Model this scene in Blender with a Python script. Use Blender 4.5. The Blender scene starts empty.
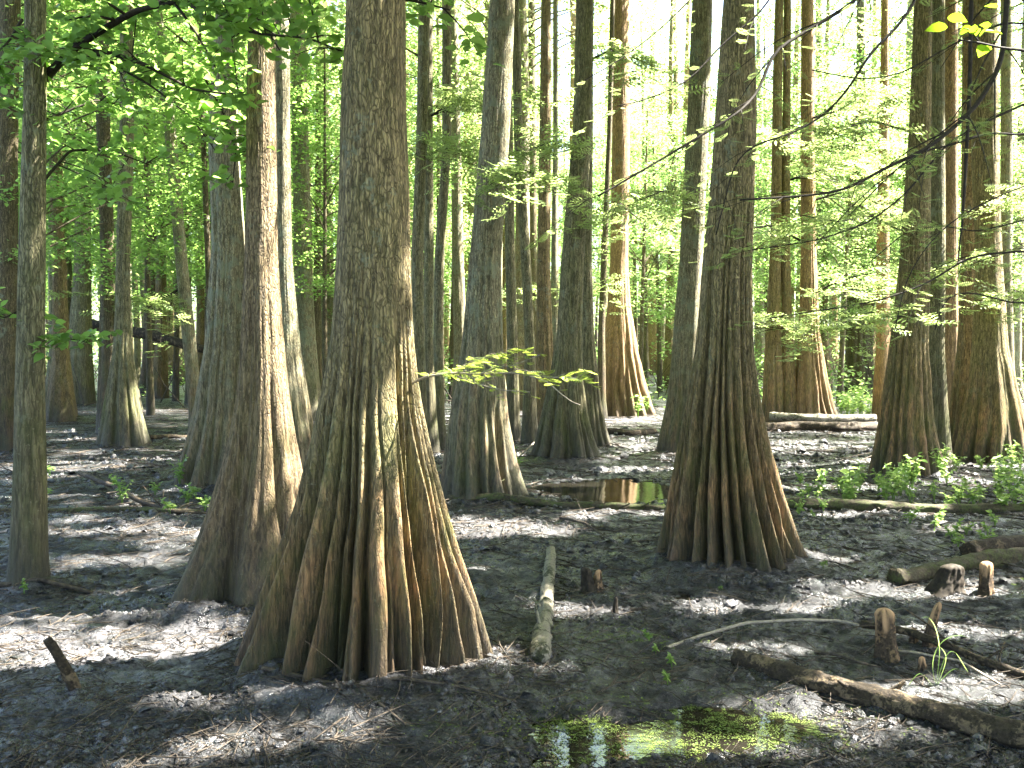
import bpy, math, random
import numpy as np
from mathutils import Vector, Matrix, Euler

rng = np.random.default_rng(7)
random.seed(7)
PI = math.pi
sc = bpy.context.scene
C = sc.collection

# ------------------------------------------------------------------ camera
F = 995.0
CAMZ = 1.7
PITCH = math.atan(39.0 / F)
cam_d = bpy.data.cameras.new('camera')
cam = bpy.data.objects.new('camera', cam_d)
C.objects.link(cam)
cam.location = (0, 0, CAMZ)
cam.rotation_euler = (PI / 2 - PITCH, 0, 0)
cam_d.sensor_width = 36.0
cam_d.lens = F / 1024 * 36.0
cam_d.clip_end = 2000
sc.camera = cam


def ray(px, py):
    x, y, z = (px - 512) / F, (384 - py) / F, -1.0
    a = PI / 2 - PITCH
    return np.array([x, y * math.cos(a) - z * math.sin(a), y * math.sin(a) + z * math.cos(a)])


def at(px, py, d):
    r = ray(px, py)
    return np.array([0, 0, CAMZ]) + r * (d / r[1])


def gnd(px, py, z=0.0):
    r = ray(px, py)
    return np.array([0, 0, CAMZ]) + r * ((z - CAMZ) / r[2])


# ------------------------------------------------------------------ sun
SUN_EL = math.radians(53)
SUN_AZ = math.radians(13)          # from +X towards +Y: the sun stands right of and beyond the camera
SX = math.cos(SUN_AZ) * math.cos(SUN_EL)
SY = math.sin(SUN_AZ) * math.cos(SUN_EL)
SZ = math.sin(SUN_EL)
sl = bpy.data.lights.new('sun', 'SUN')
sl.energy = 5.0
sl.angle = math.radians(0.55)
sl.color = (1.0, 0.95, 0.86)
so = bpy.data.objects.new('sun', sl)
C.objects.link(so)
so.rotation_euler = Vector((SX, SY, SZ)).to_track_quat('Z', 'Y').to_euler()
so.location = (10, 6, 30)

w = bpy.data.worlds.new('World')
sc.world = w
w.use_nodes = True
nt = w.node_tree
bg = nt.nodes['Background']
sky = nt.nodes.new('ShaderNodeTexSky')
sky.sky_type = 'NISHITA'
sky.sun_disc = False
sky.sun_elevation = SUN_EL
sky.sun_rotation = PI / 2 - SUN_AZ
sky.air_density = 1.0
sky.dust_density = 3.0
sky.ozone_density = 1.0
nt.links.new(sky.outputs[0], bg.inputs[0])
bg.inputs[1].default_value = 0.07

sc.view_settings.view_transform = 'Standard'
sc.view_settings.look = 'None'
sc.view_settings.gamma = 1
sc.view_settings.use_curve_mapping = False
sc.view_settings.exposure = 3.95
sc.render.engine = 'CYCLES'
cy = sc.cycles
cy.use_denoising = True
cy.max_bounces = 6
cy.diffuse_bounces = 3
cy.glossy_bounces = 2
cy.transmission_bounces = 3
cy.transparent_max_bounces = 4
cy.sample_clamp_indirect = 6
cy.caustics_reflective = False
cy.caustics_refractive = False


# ------------------------------------------------------------------ noise
def _h(ix, iy, iz, seed):
    n = (ix.astype(np.int64) * 374761393 + iy.astype(np.int64) * 668265263 + iz.astype(np.int64) * 2147483647 + seed * 1274126177) & 0xFFFFFFFF
    n = ((n ^ (n >> 13)) * 1274126177) & 0xFFFFFFFF
    n = ((n ^ (n >> 16)) * 2246822519) & 0xFFFFFFFF
    return ((n ^ (n >> 15)) & 0xFFFFFF) / float(0xFFFFFF)


def vn(x, y, z=0.0, seed=0):
    x, y, z = np.broadcast_arrays(np.asarray(x, float), np.asarray(y, float), np.asarray(z, float))
    ix, iy, iz = np.floor(x), np.floor(y), np.floor(z)
    fx, fy, fz = x - ix, y - iy, z - iz
    fx, fy, fz = fx * fx * (3 - 2 * fx), fy * fy * (3 - 2 * fy), fz * fz * (3 - 2 * fz)
    r = 0
    for dx in (0, 1):
        for dy in (0, 1):
            for dz in (0, 1):
                r = r + _h(ix + dx, iy + dy, iz + dz, seed) * (fx if dx else 1 - fx) * (fy if dy else 1 - fy) * (fz if dz else 1 - fz)
    return r * 2 - 1


def fbm(x, y, z=0.0, o=4, seed=0):
    r, a = 0, 1.0
    for k in range(o):
        r = r + a * vn(np.asarray(x) * 2 ** k, np.asarray(y) * 2 ** k, np.asarray(z) * 2 ** k, seed + k)
        a *= 0.5
    return r


def sstep(a, b, x):
    t = np.clip((x - a) / (b - a), 0, 1)
    return t * t * (3 - 2 * t)


# ------------------------------------------------------------------ mesh helpers
def tag(o, label=None, cat=None, group=None, kind=None):
    if label: o['label'] = label
    if cat: o['category'] = cat
    if group: o['group'] = group
    if kind: o['kind'] = kind
    return o


def empty(name, loc=(0, 0, 0), rz=0.0):
    o = bpy.data.objects.new(name, None)
    o.empty_display_size = 0.2
    C.objects.link(o)
    o.location = loc
    o.rotation_euler = (0, 0, rz)
    return o


def mesh(name, V, Fs, m, smooth=True, attrs=None):
    """V (n,3); Fs a list of face arrays (k,3)/(k,4)"""
    me = bpy.data.meshes.new(name)
    V = np.ascontiguousarray(V, dtype=np.float32)
    if not isinstance(Fs, (list, tuple)):
        Fs = [Fs]
    Fs = [f for f in Fs if len(f)]
    me.vertices.add(len(V))
    me.vertices.foreach_set('co', V.ravel())
    nl = sum(f.size for f in Fs)
    npoly = sum(len(f) for f in Fs)
    me.loops.add(nl)
    me.loops.foreach_set('vertex_index', np.concatenate([f.ravel() for f in Fs]).astype(np.int32))
    me.polygons.add(npoly)
    tot = np.concatenate([np.full(len(f), f.shape[1]) for f in Fs]).astype(np.int32)
    st = np.concatenate([[0], np.cumsum(tot)[:-1]]).astype(np.int32)
    me.polygons.foreach_set('loop_start', st)
    me.polygons.foreach_set('loop_total', tot)
    if smooth:
        me.polygons.foreach_set('use_smooth', np.ones(npoly, dtype=bool))
    for k, a in (attrs or {}).items():
        at_ = me.attributes.new(k, 'FLOAT', 'POINT')
        at_.data.foreach_set('value', np.ascontiguousarray(a, dtype=np.float32))
    me.update(calc_edges=True)
    me.materials.append(m)
    return me


def link(name, me, parent=None, loc=None):
    o = bpy.data.objects.new(name, me)
    C.objects.link(o)
    if parent is not None: o.parent = parent
    if loc is not None: o.location = loc
    return o


class MB:
    """collects vertices and faces of one mesh"""
    def __init__(self):
        self.v, self.q, self.t, self.n = [], [], [], 0
        self.a = []

    def add(self, V, Q=None, T=None, a=None):
        V = np.asarray(V, float)
        self.v.append(V)
        if Q is not None and len(Q): self.q.append(np.asarray(Q) + self.n)
        if T is not None and len(T): self.t.append(np.asarray(T) + self.n)
        self.a.append(np.full(len(V), 0.5) if a is None else a)
        self.n += len(V)

    def tube(self, pts, rad, sides=8, rough=0.0, seed=0, cap=True, sub=None):
        pts = np.asarray(pts, float)
        rad = np.broadcast_to(np.asarray(rad, float), (len(pts),)).copy()
        if sub:
            s = np.concatenate([[0], np.cumsum(np.linalg.norm(np.diff(pts, axis=0), axis=1))])
            t = np.linspace(0, s[-1], sub)
            p2 = np.stack([np.interp(t, s, pts[:, k]) for k in range(3)], 1)
            for _ in range(max(1, sub // (3 * len(pts)))):
                p2[1:-1] = 0.25 * p2[:-2] + 0.5 * p2[1:-1] + 0.25 * p2[2:]
            rad = np.interp(t, s, rad)
            pts = p2
        tg = np.gradient(pts, axis=0)
        tg /= np.linalg.norm(tg, axis=1)[:, None] + 1e-9
        up = np.array([0, 0, 1.0]) if abs(tg[:, 2].mean()) < 0.8 else np.array([1.0, 0, 0])
        a = np.cross(tg, up); a /= np.linalg.norm(a, axis=1)[:, None] + 1e-9
        b = np.cross(a, tg)
        th = np.arange(sides) / sides * 2 * PI
        R = rad[:, None] * np.ones(sides)
        if rough:
            L = np.arange(len(pts))[:, None] * np.linalg.norm(pts[-1] - pts[0]) / max(len(pts) - 1, 1) / rad.mean() * 0.35
            R = R * (1 + rough * fbm(np.cos(th)[None] * 1.3 + L * 0, np.sin(th)[None] * 1.3, L, 3, seed) + rough * .45 * fbm(np.cos(th)[None] * 4 + L * 0, np.sin(th)[None] * 4, L * 4, 2, seed + 3))
        V = pts[:, None] + R[..., None] * (np.cos(th)[None, :, None] * a[:, None] + np.sin(th)[None, :, None] * b[:, None])
        n, k = len(pts), sides
        i = np.arange(n - 1)[:, None] * k
        j = np.arange(k)[None]
        j2 = (j + 1) % k
        Q = np.stack([i + j, i + j2, i + k + j2, i + k + j], -1).reshape(-1, 4)
        V = V.reshape(-1, 3)
        T = []
        if cap:
            c0, c1 = len(V), len(V) + 1
            V = np.vstack([V, pts[0] - tg[0] * rad[0] * 0.15, pts[-1] + tg[-1] * rad[-1] * 0.15])
            jj = np.arange(k)
            T = np.vstack([np.stack([np.full(k, c0), (jj + 1) % k, jj], 1),
                           np.stack([np.full(k, c1), (n - 1) * k + jj, (n - 1) * k + (jj + 1) % k], 1)])
        self.add(V, Q, T)

    def build(self, name, m, parent=None, loc=None, smooth=True, off=None, attr=None):
        V = np.concatenate(self.v)
        if off is not None: V = V - np.asarray(off)
        fs = []
        if self.q: fs.append(np.concatenate(self.q))
        if self.t: fs.append(np.concatenate(self.t))
        me = mesh(name, V, fs, m, smooth, {attr: np.concatenate(self.a)} if attr else None)
        return link(name, me, parent, loc)


# ------------------------------------------------------------------ materials
def new_mat(name):
    m = bpy.data.materials.new(name)
    m.use_nodes = True
    t = m.node_tree
    return m, t, t.nodes, t.links, t.nodes['Principled BSDF']


def noise(N, L, vec, scale, detail=4, rough=0.55, dist=0.0):
    n = N.new('ShaderNodeTexNoise')
    n.inputs['Scale'].default_value = scale
    n.inputs['Detail'].default_value = detail
    n.inputs['Roughness'].default_value = rough
    n.inputs['Distortion'].default_value = dist
    if vec is not None: L.new(vec, n.inputs['Vector'])
    return n.outputs[0]


def mapping(N, L, src, s):
    m = N.new('ShaderNodeMapping')
    m.inputs['Scale'].default_value = s
    L.new(src, m.inputs['Vector'])
    return m.outputs[0]


def ramp(N, L, src, stops, interp='LINEAR'):
    r = N.new('ShaderNodeValToRGB')
    r.color_ramp.interpolation = interp
    e = r.color_ramp.elements
    while len(e) < len(stops): e.new(0.5)
    for k, (p, c) in enumerate(stops):
        e[k].position = p
        e[k].color = (c, c, c, 1) if isinstance(c, (int, float)) else (*c, 1)
    L.new(src, r.inputs[0])
    return r.outputs[0]


def mix(N, L, f, a, b, mode='MIX'):
    m = N.new('ShaderNodeMix')
    m.data_type = 'RGBA'
    m.blend_type = mode
    for s, v in ((m.inputs['Factor'], f), (m.inputs['A'], a), (m.inputs['B'], b)):
        if isinstance(v, (int, float)): s.default_value = v if s.type == 'VALUE' else (v, v, v, 1)
        elif isinstance(v, tuple): s.default_value = (*v, 1)
        else: L.new(v, s)
    return m.outputs['Result']


def mth(N, L, op, a, b=0.0, c=0.0):
    m = N.new('ShaderNodeMath')
    m.operation = op
    for s, v in zip(m.inputs, (a, b, c)):
        if isinstance(v, (int, float)): s.default_value = v
        else: L.new(v, s)
    return m.outputs[0]


def bump(N, L, h, strength, dist, prev=None):
    b = N.new('ShaderNodeBump')
    b.inputs['Strength'].default_value = strength
    b.inputs['Distance'].default_value = dist
    L.new(h, b.inputs['Height'])
    if prev is not None: L.new(prev, b.inputs['Normal'])
    return b.outputs[0]


def bark(name, dark, light, crest, moss=0.4, lichen=0.3, wet=0.35, detail=True, fine=1.0):
    light = tuple(x * 1.6 for x in light)
    dark = tuple(x * 1.2 for x in dark)
    wet += .2
    m, t, N, L, P = new_mat(name)
    tc = N.new('ShaderNodeTexCoord').outputs['Object']
    info = N.new('ShaderNodeObjectInfo').outputs['Random']
    add = N.new('ShaderNodeVectorMath'); add.operation = 'ADD'
    cmb = N.new('ShaderNodeCombineXYZ')
    for k in range(3): L.new(mth(N, L, 'MULTIPLY', info, 17.3 + k * 5), cmb.inputs[k])
    L.new(tc, add.inputs[0]); L.new(cmb.outputs[0], add.inputs[1])
    v0 = add.outputs[0]
    sep = N.new('ShaderNodeSeparateXYZ'); L.new(tc, sep.inputs[0])
    z = sep.outputs[2]
    vf = mapping(N, L, v0, (1, 1, 0.11))
    fibre = noise(N, L, vf, 62 * fine, 6, 0.68, 0.5)
    vp = mapping(N, L, v0, (1, 1, 0.13))
    vor = N.new('ShaderNodeTexVoronoi'); vor.feature = 'DISTANCE_TO_EDGE'
    vor.inputs['Scale'].default_value = 66 * fine
    # warp for the plates
    wn = N.new('ShaderNodeTexNoise'); wn.inputs['Scale'].default_value = 9; L.new(v0, wn.inputs['Vector'])
    wv = N.new('ShaderNodeVectorMath'); wv.operation = 'MULTIPLY_ADD'
    L.new(wn.outputs['Color'], wv.inputs[0]); wv.inputs[1].default_value = (.06, .06, .06); L.new(vp, wv.inputs[2])
    L.new(wv.outputs[0], vor.inputs['Vector'])
    plate = ramp(N, L, vor.outputs['Distance'], [(0.0, 0.0), (0.2, 1.0)])
    pz = ramp(N, L, mth(N, L, 'MULTIPLY', z, 0.25), [(0.12, 0.25), (0.5, 1.0)])
    plate = mth(N, L, 'SUBTRACT', 1.0, mth(N, L, 'MULTIPLY', mth(N, L, 'SUBTRACT', 1.0, plate), pz))
    big = noise(N, L, v0, 2.2, 4, 0.6)
    mid = noise(N, L, mapping(N, L, v0, (1, 1, 0.5)), 9, 5, 0.65)
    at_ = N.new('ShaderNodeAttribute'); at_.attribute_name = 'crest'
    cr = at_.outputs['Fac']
    base = mix(N, L, ramp(N, L, fibre, [(0.42, 0.0), (0.58, 1.0)]), dark, light)
    base = mix(N, L, ramp(N, L, mid, [(0.35, 0.0), (0.7, 0.7)]), base, tuple(0.5 * (a + b) * 0.75 for a, b in zip(dark, light)))
    up_light = ramp(N, L, mth(N, L, 'ADD', mth(N, L, 'MULTIPLY', z, .25), mth(N, L, 'MULTIPLY', mth(N, L, 'SUBTRACT', big, .5), .5)), [(0.1, 0.6), (0.5, 1.6)])  # paler upper bark, with the stronger light up high put into the colour
    base = mix(N, L, 1.0, base, up_light, 'MULTIPLY')
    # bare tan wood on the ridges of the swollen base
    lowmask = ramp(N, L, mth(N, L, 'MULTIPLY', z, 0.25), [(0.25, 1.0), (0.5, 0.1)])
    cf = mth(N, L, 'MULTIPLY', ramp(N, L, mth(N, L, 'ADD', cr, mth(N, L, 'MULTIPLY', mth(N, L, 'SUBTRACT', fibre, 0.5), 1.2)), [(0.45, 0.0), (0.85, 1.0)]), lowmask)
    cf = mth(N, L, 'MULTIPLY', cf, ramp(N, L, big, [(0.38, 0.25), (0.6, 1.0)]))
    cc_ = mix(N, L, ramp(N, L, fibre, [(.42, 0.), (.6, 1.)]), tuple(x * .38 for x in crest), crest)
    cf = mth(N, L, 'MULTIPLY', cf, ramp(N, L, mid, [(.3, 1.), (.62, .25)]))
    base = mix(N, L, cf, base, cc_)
    base = mix(N, L, mth(N, L, 'MULTIPLY', mth(N, L, 'SUBTRACT', 1.0, plate), 0.7), base, tuple(a * 0.45 for a in dark))
    # moss: green film in patches, thicker near the ground
    mz = ramp(N, L, mth(N, L, 'MULTIPLY', z, 0.5), [(0.0, 1.0), (0.9, 0.35)])
    mo = mth(N, L, 'MULTIPLY', ramp(N, L, noise(N, L, mapping(N, L, v0, (1, 1, 0.45)), 4.5, 6, 0.7), [(0.52 - 0.12 * moss, 0.0), (0.72 - 0.08 * moss, 1.0)]), mz)
    base = mix(N, L, mth(N, L, 'MULTIPLY', mo, 0.35 + 0.45 * moss), base, (0.085, 0.115, 0.016))
    # lichen: pale grey green crusts higher up
    lz = ramp(N, L, mth(N, L, 'MULTIPLY', z, 0.2), [(0.1, 0.0), (0.45, 1.0)])
    li = mth(N, L, 'MULTIPLY', ramp(N, L, noise(N, L, v0, 5.0, 7, 0.75), [(0.60 - 0.14 * lichen, 0.0), (0.66 - 0.12 * lichen, 1.0)]), lz)
    base = mix(N, L, mth(N, L, 'MULTIPLY', li, 0.75), base, (0.23, 0.25, 0.165))
    sp = ramp(N, L, noise(N, L, v0, 60 * fine, 2, 0.5), [(0.66, 0.0), (0.7, 1.0)])
    base = mix(N, L, mth(N, L, 'MULTIPLY', sp, 0.35), base, (0.30, 0.28, 0.18))
    # flood stain at the foot
    wz = ramp(N, L, mth(N, L, 'ADD', mth(N, L, 'MULTIPLY', z, 1.6), mth(N, L, 'MULTIPLY', mth(N, L, 'SUBTRACT', mid, 0.5), 0.9)), [(0.1, 1.0), (1.0, 0.0)])
    base = mix(N, L, mth(N, L, 'MULTIPLY', wz, wet), base, (0.035, 0.032, 0.026))
    L.new(base, P.inputs['Base Color'])
    L.new(ramp(N, L, wz, [(0, 0.85), (1, 0.6)]), P.inputs['Roughness'])
    P.inputs['Specular IOR Level'].default_value = 0.35
    b1 = bump(N, L, fibre, 0.9, 0.022)
    b2 = bump(N, L, plate, 0.75, 0.010, b1)
    if detail: b2 = bump(N, L, noise(N, L, v0, 150, 3, 0.6), 0.3, 0.003, b2)
    L.new(b2, P.inputs['Normal'])
    return m


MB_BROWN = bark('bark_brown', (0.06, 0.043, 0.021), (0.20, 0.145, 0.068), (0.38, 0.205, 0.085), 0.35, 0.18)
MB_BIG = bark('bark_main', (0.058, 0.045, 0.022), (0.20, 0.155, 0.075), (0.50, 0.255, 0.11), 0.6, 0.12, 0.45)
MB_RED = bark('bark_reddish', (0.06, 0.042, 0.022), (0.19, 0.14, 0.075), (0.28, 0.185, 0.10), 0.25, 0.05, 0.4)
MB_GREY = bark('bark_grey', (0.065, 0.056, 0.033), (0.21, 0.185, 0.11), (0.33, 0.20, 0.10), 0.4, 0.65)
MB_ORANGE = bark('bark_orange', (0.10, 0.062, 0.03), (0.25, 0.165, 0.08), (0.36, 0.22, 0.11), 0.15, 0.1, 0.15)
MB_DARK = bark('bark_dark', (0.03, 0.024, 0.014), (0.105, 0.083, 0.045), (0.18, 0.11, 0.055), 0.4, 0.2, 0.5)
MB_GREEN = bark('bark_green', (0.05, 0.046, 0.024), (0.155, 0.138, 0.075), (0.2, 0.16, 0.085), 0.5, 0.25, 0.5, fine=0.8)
BARKS = dict(b=MB_BROWN, m=MB_BIG, g=MB_GREY, o=MB_ORANGE, d=MB_DARK, v=MB_GREEN, r=MB_RED)


def leaf_mat(name, c1, c2, tr, trans=0.5, rough=0.42, spec=0.5):
    m, t, N, L, P = new_mat(name)
    g = N.new('ShaderNodeNewGeometry')
    ri = g.outputs['Random Per Island']
    tc = N.new('ShaderNodeTexCoord').outputs['Object']
    big = noise(N, L, tc, 0.5, 2)
    f = mth(N, L, 'ADD', mth(N, L, 'MULTIPLY', ri, 0.6), mth(N, L, 'MULTIPLY', big, 0.5))
    col = mix(N, L, f, c1, c2)
    L.new(col, P.inputs['Base Color'])
    P.inputs['Roughness'].default_value = rough
    P.inputs['Specular IOR Level'].default_value = spec
    tb = N.new('ShaderNodeBsdfTranslucent')
    tcol = mix(N, L, ri, tr, tuple(x * 1.25 for x in tr))
    L.new(tcol, tb.inputs[0])
    ms = N.new('ShaderNodeMixShader')
    ms.inputs[0].default_value = trans
    L.new(P.outputs[0], ms.inputs[1]); L.new(tb.outputs[0], ms.inputs[2])
    L.new(ms.outputs[0], N['Material Output'].inputs['Surface'])
    return m


LF_FAR = leaf_mat('leaf_far', (0.07, 0.13, 0.035), (0.13, 0.2, 0.06), (0.36, 0.52, 0.16), 0.5)
LF_CYP = leaf_mat('leaf_cypress', (0.075, 0.13, 0.03), (0.14, 0.21, 0.05), (0.42, 0.53, 0.18), 0.5)
LF_BROAD = leaf_mat('leaf_broad', (0.045, 0.11, 0.024), (0.09, 0.18, 0.035), (0.30, 0.48, 0.11), 0.55, 0.35)
LF_YEL = leaf_mat('leaf_yellow', (0.09, 0.16, 0.02), (0.14, 0.22, 0.03), (0.50, 0.62, 0.10), 0.55)
LF_LIME = leaf_mat('leaf_lime', (0.08, 0.15, 0.012), (0.12, 0.19, 0.018), (0.26, 0.42, 0.02), 0.5)
LF_HERB = leaf_mat('leaf_herb', (0.10, 0.18, 0.045), (0.15, 0.26, 0.06), (0.40, 0.55, 0.16), 0.5)


def mud_material():
    m, t, N, L, P = new_mat('mud')
    tc = N.new('ShaderNodeTexCoord').outputs['Object']
    mid = noise(N, L, tc, 4.0, 6, 0.7)
    fine = noise(N, L, tc, 30, 6, 0.78, 0.5)
    fib = noise(N, L, mapping(N, L, tc, (1, 0.5, 1)), 75, 4, 0.7, 1.8)
    fib2 = noise(N, L, mapping(N, L, tc, (0.4, 1, 1)), 60, 4, 0.7, 2.2)
    wetn = noise(N, L, mapping(N, L, tc, (1, 1.6, 1)), 1.7, 6, 0.72)
    wet = ramp(N, L, wetn, [(0.44, 0.0), (0.54, 1.0)])
    col = mix(N, L, ramp(N, L, fine, [(0.38, 0.0), (0.62, 1.0)]), (0.002, 0.0025, 0.003), (0.026, 0.028, 0.031))
    col = mix(N, L, mth(N, L, 'MULTIPLY', wet, .6), col, (0.005, 0.007, 0.010))
    col = mix(N, L, ramp(N, L, noise(N, L, tc, 1.6, 5, 0.7), [(0.56, 0.0), (0.7, 0.5)]), col, (0.008, 0.018, 0.008))
    at_ = N.new('ShaderNodeAttribute'); at_.attribute_name = 'dry_sun'  # dry mud together with sun brightness painted into the colour
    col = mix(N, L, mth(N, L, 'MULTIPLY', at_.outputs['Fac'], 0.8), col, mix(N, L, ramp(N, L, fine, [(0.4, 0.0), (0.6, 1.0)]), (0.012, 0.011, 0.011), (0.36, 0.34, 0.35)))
    ff = mth(N, L, 'MAXIMUM', ramp(N, L, fib, [(0.58, 0.0), (0.64, 1.0)]), ramp(N, L, fib2, [(0.6, 0.0), (0.66, 1.0)]))
    col = mix(N, L, mth(N, L, 'MULTIPLY', ff, .8), col, (0.14, 0.13, 0.125))
    L.new(col, P.inputs['Base Color'])
    rr = mix(N, L, wet, 0.6, 0.2)
    rr = mix(N, L, ramp(N, L, fine, [(.4, 0.), (.6, .4)]), rr, 0.55)
    L.new(rr, P.inputs['Roughness'])
    L.new(mth(N, L, 'ADD', mth(N, L, 'MULTIPLY', wet, .7), .3), P.inputs['Specular IOR Level'])
    b = bump(N, L, mid, 0.7, 0.08)
    b = bump(N, L, fine, 0.85, 0.03, b)
    b = bump(N, L, fib, 0.8, 0.010, b)
    b = bump(N, L, fib2, 0.8, 0.010, b)
    L.new(b, P.inputs['Normal'])
    return m


def wood(name, dark, pale, amount, scale=9):
    # bark scraps over bare wood, with fine cracks
    m, t, N, L, P = new_mat(name)
    tc = N.new('ShaderNodeTexCoord').outputs['Object']
    a = noise(N, L, tc, scale, 6, 0.7)
    b = noise(N, L, tc, 55, 5, 0.7)
    c = ramp(N, L, mth(N, L, 'ADD', a, mth(N, L, 'MULTIPLY', mth(N, L, 'SUBTRACT', b, .5), .35)), [(amount - .03, 0.0), (amount + .03, 1.0)])
    d2 = mix(N, L, ramp(N, L, b, [(.35, 0.), (.65, 1.)]), tuple(x * .4 for x in dark), tuple(x * 1.6 for x in dark))
    p2 = mix(N, L, ramp(N, L, b, [(.35, 0.), (.6, 1.)]), tuple(x * .55 for x in pale), pale)
    L.new(mix(N, L, c, d2, p2), P.inputs['Base Color'])
    P.inputs['Roughness'].default_value = .8
    P.inputs['Specular IOR Level'].default_value = 0.25
    n1 = bump(N, L, mth(N, L, 'MULTIPLY', c, -1), .8, .006)
    L.new(bump(N, L, b, .9, .012, n1), P.inputs['Normal'])
    return m


def simple(name, c1, c2, scale=20, rough=0.8, stretch=(1, 1, 1), bumpd=0.004, isl=False):
    m, t, N, L, P = new_mat(name)
    tc = N.new('ShaderNodeTexCoord').outputs['Object']
    n = noise(N, L, mapping(N, L, tc, stretch), scale, 5, 0.65)
    f = ramp(N, L, n, [(0.35, 0.0), (0.65, 1.0)])
    if isl:
        f = N.new('ShaderNodeNewGeometry').outputs['Random Per Island']
    L.new(mix(N, L, f, c1, c2), P.inputs['Base Color'])
    P.inputs['Roughness'].default_value = rough
    P.inputs['Specular IOR Level'].default_value = 0.2
    L.new(bump(N, L, n, 0.6, bumpd), P.inputs['Normal'])
    return m


M_MUD = mud_material()
M_LITTER = simple('litter', (0.008, 0.007, 0.006), (0.09, 0.075, 0.06), 30, 0.7, isl=True)
M_STICK = simple('stick', (0.025, 0.02, 0.015), (0.10, 0.08, 0.06), 40, 0.8)
M_LOG = wood('log_wood', (0.036, 0.027, 0.017), (0.15, 0.11, 0.065), .57)
M_LOGPALE = wood('log_pale', (0.05, 0.052, 0.028), (0.25, 0.225, 0.17), .46)
M_LOGMOSS = wood('log_moss', (0.06, 0.05, 0.03), (0.075, 0.085, 0.03), .52)
M_TWIG = simple('twig_dark', (0.014, 0.011, 0.008), (0.04, 0.032, 0.022), 40, 0.8)
M_TWIGP = simple('twig_pale', (0.18, 0.15, 0.11), (0.36, 0.31, 0.24), 40, 0.8)
M_KNEE = wood('knee_bark', (0.06, 0.042, 0.026), (0.20, 0.13, 0.07), .55, 14)
_N, _L = M_KNEE.node_tree.nodes, M_KNEE.node_tree.links
_P = _N['Principled BSDF']
_a = _N.new('ShaderNodeAttribute'); _a.attribute_name = 'tip'
_L.new(mix(_N, _L, _a.outputs['Fac'], _P.inputs['Base Color'].links[0].from_socket, (0.42, 0.26, 0.14)), _P.inputs['Base Color'])
M_ALGAE = simple('algae', (0.055, 0.085, 0.018), (0.15, 0.20, 0.04), 30, 0.6, isl=True)

mw, t, N, L, P = new_mat('swamp_water')
P.inputs['Base Color'].default_value = (0.012, 0.011, 0.008, 1)
P.inputs['Roughness'].default_value = 0.04
P.inputs['Specular IOR Level'].default_value = 0.7
L.new(bump(N, L, noise(N, L, N.new('ShaderNodeTexCoord').outputs['Object'], 9, 3), 0.12, 0.01), P.inputs['Normal'])

# ------------------------------------------------------------------ where the sun comes through the canopy
CX, CY = SX / SZ, SY / SZ


def sunmap(P):
    """project points along the sun's rays to the ground"""
    return P[:, 0] - P[:, 2] * CX, P[:, 1] - P[:, 2] * CY


PATCH = []      # (x, y, rx, ry) ground ellipses the sun reaches through gaps in the canopy


def patch_px(px, py, wpx, hpx):
    c = gnd(px, py)
    rx = 1.12 * wpx / F * c[1] / 2
    a, b = gnd(px, py - hpx / 2), gnd(px, py + hpx / 2)
    PATCH.append((c[0], c[1], rx, abs(a[1] - b[1]) / 2))


for a in [(110, 652, 330, 78), (190, 660, 110, 50), (30, 640, 110, 50), (125, 603, 130, 22), (205, 640, 80, 40), (40, 675, 90, 24),
          (70, 532, 170, 14), (165, 545, 60, 10), (60, 465, 120, 14), (170, 405, 70, 12), (160, 425, 90, 8), (150, 470, 90, 8), (20, 755, 60, 26),
          (590, 612, 110, 26), (545, 640, 26, 50), (548, 605, 40, 40), (560, 560, 90, 10), (475, 530, 70, 18), (540, 530, 120, 10),
          (620, 720, 130, 26), (690, 690, 60, 16), (720, 745, 100, 30), (860, 725, 200, 56), (960, 700, 190, 64), (700, 740, 150, 40), (960, 640, 110, 24), (790, 755, 90, 22),
          (760, 600, 190, 18), (700, 598, 60, 16), (880, 600, 100, 16), (860, 540, 70, 9), (820, 562, 80, 10), (790, 680, 60, 12),
          (900, 745, 120, 20), (990, 660, 60, 20), (640, 425, 70, 12), (620, 446, 110, 9), (640, 470, 100, 9), (560, 480, 90, 8), (700, 500, 60, 6),
          (800, 470, 70, 16), (790, 445, 90, 8), (850, 490, 80, 9), (960, 480, 70, 18), (900, 515, 120, 6), (640, 405, 60, 8),
          (700, 640, 70, 12), (1000, 610, 60, 12), (940, 530, 80, 8), (300, 410, 30, 10), (510, 600, 50, 12)]:
    patch_px(*a)
for (px_, py_, d_, r_) in [(435, 372, 5.05, .36), (470, 368, 4.95, .36), (505, 366, 4.85, .36), (540, 370, 4.8, .36), (575, 374, 4.65, .36), (455, 560, 5.3, .27), (468, 590, 5.3, .27), (480, 620, 5.3, .27), (488, 650, 5.3, .27), (440, 530, 5.35, .22), (770, 500, 7.6, .27), (785, 530, 7.6, .27), (765, 470, 7.7, .27), (750, 300, 7.8, .3), (752, 250, 7.8, .3), (752, 200, 7.8, .3), (752, 150, 7.8, .3), (524, 480, 11.4, .36), (518, 450, 11.4, .36), (515, 430, 11.4, .36), (505, 370, 11.4, .36), (503, 330, 11.4, .36), (408, 250, 5.4, .24), (406, 200, 5.4, .24), (408, 300, 5.4, .24), (100, 40, 6.8, .35), (180, 60, 6.5, .35), (230, 20, 6.2, .3), (300, 40, 5.7, .3), (225, 110, 6.4, .3),
                           (400, 8, 5.5, .36), (60, 100, 7.2, .35), (120, 130, 7.4, .3), (980, 45, 2.9, .3)]:
    q_ = at(px_, py_, d_)
    PATCH.append((q_[0] - q_[2] * SX / SZ, q_[1] - q_[2] * SY / SZ, r_, r_))
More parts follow.
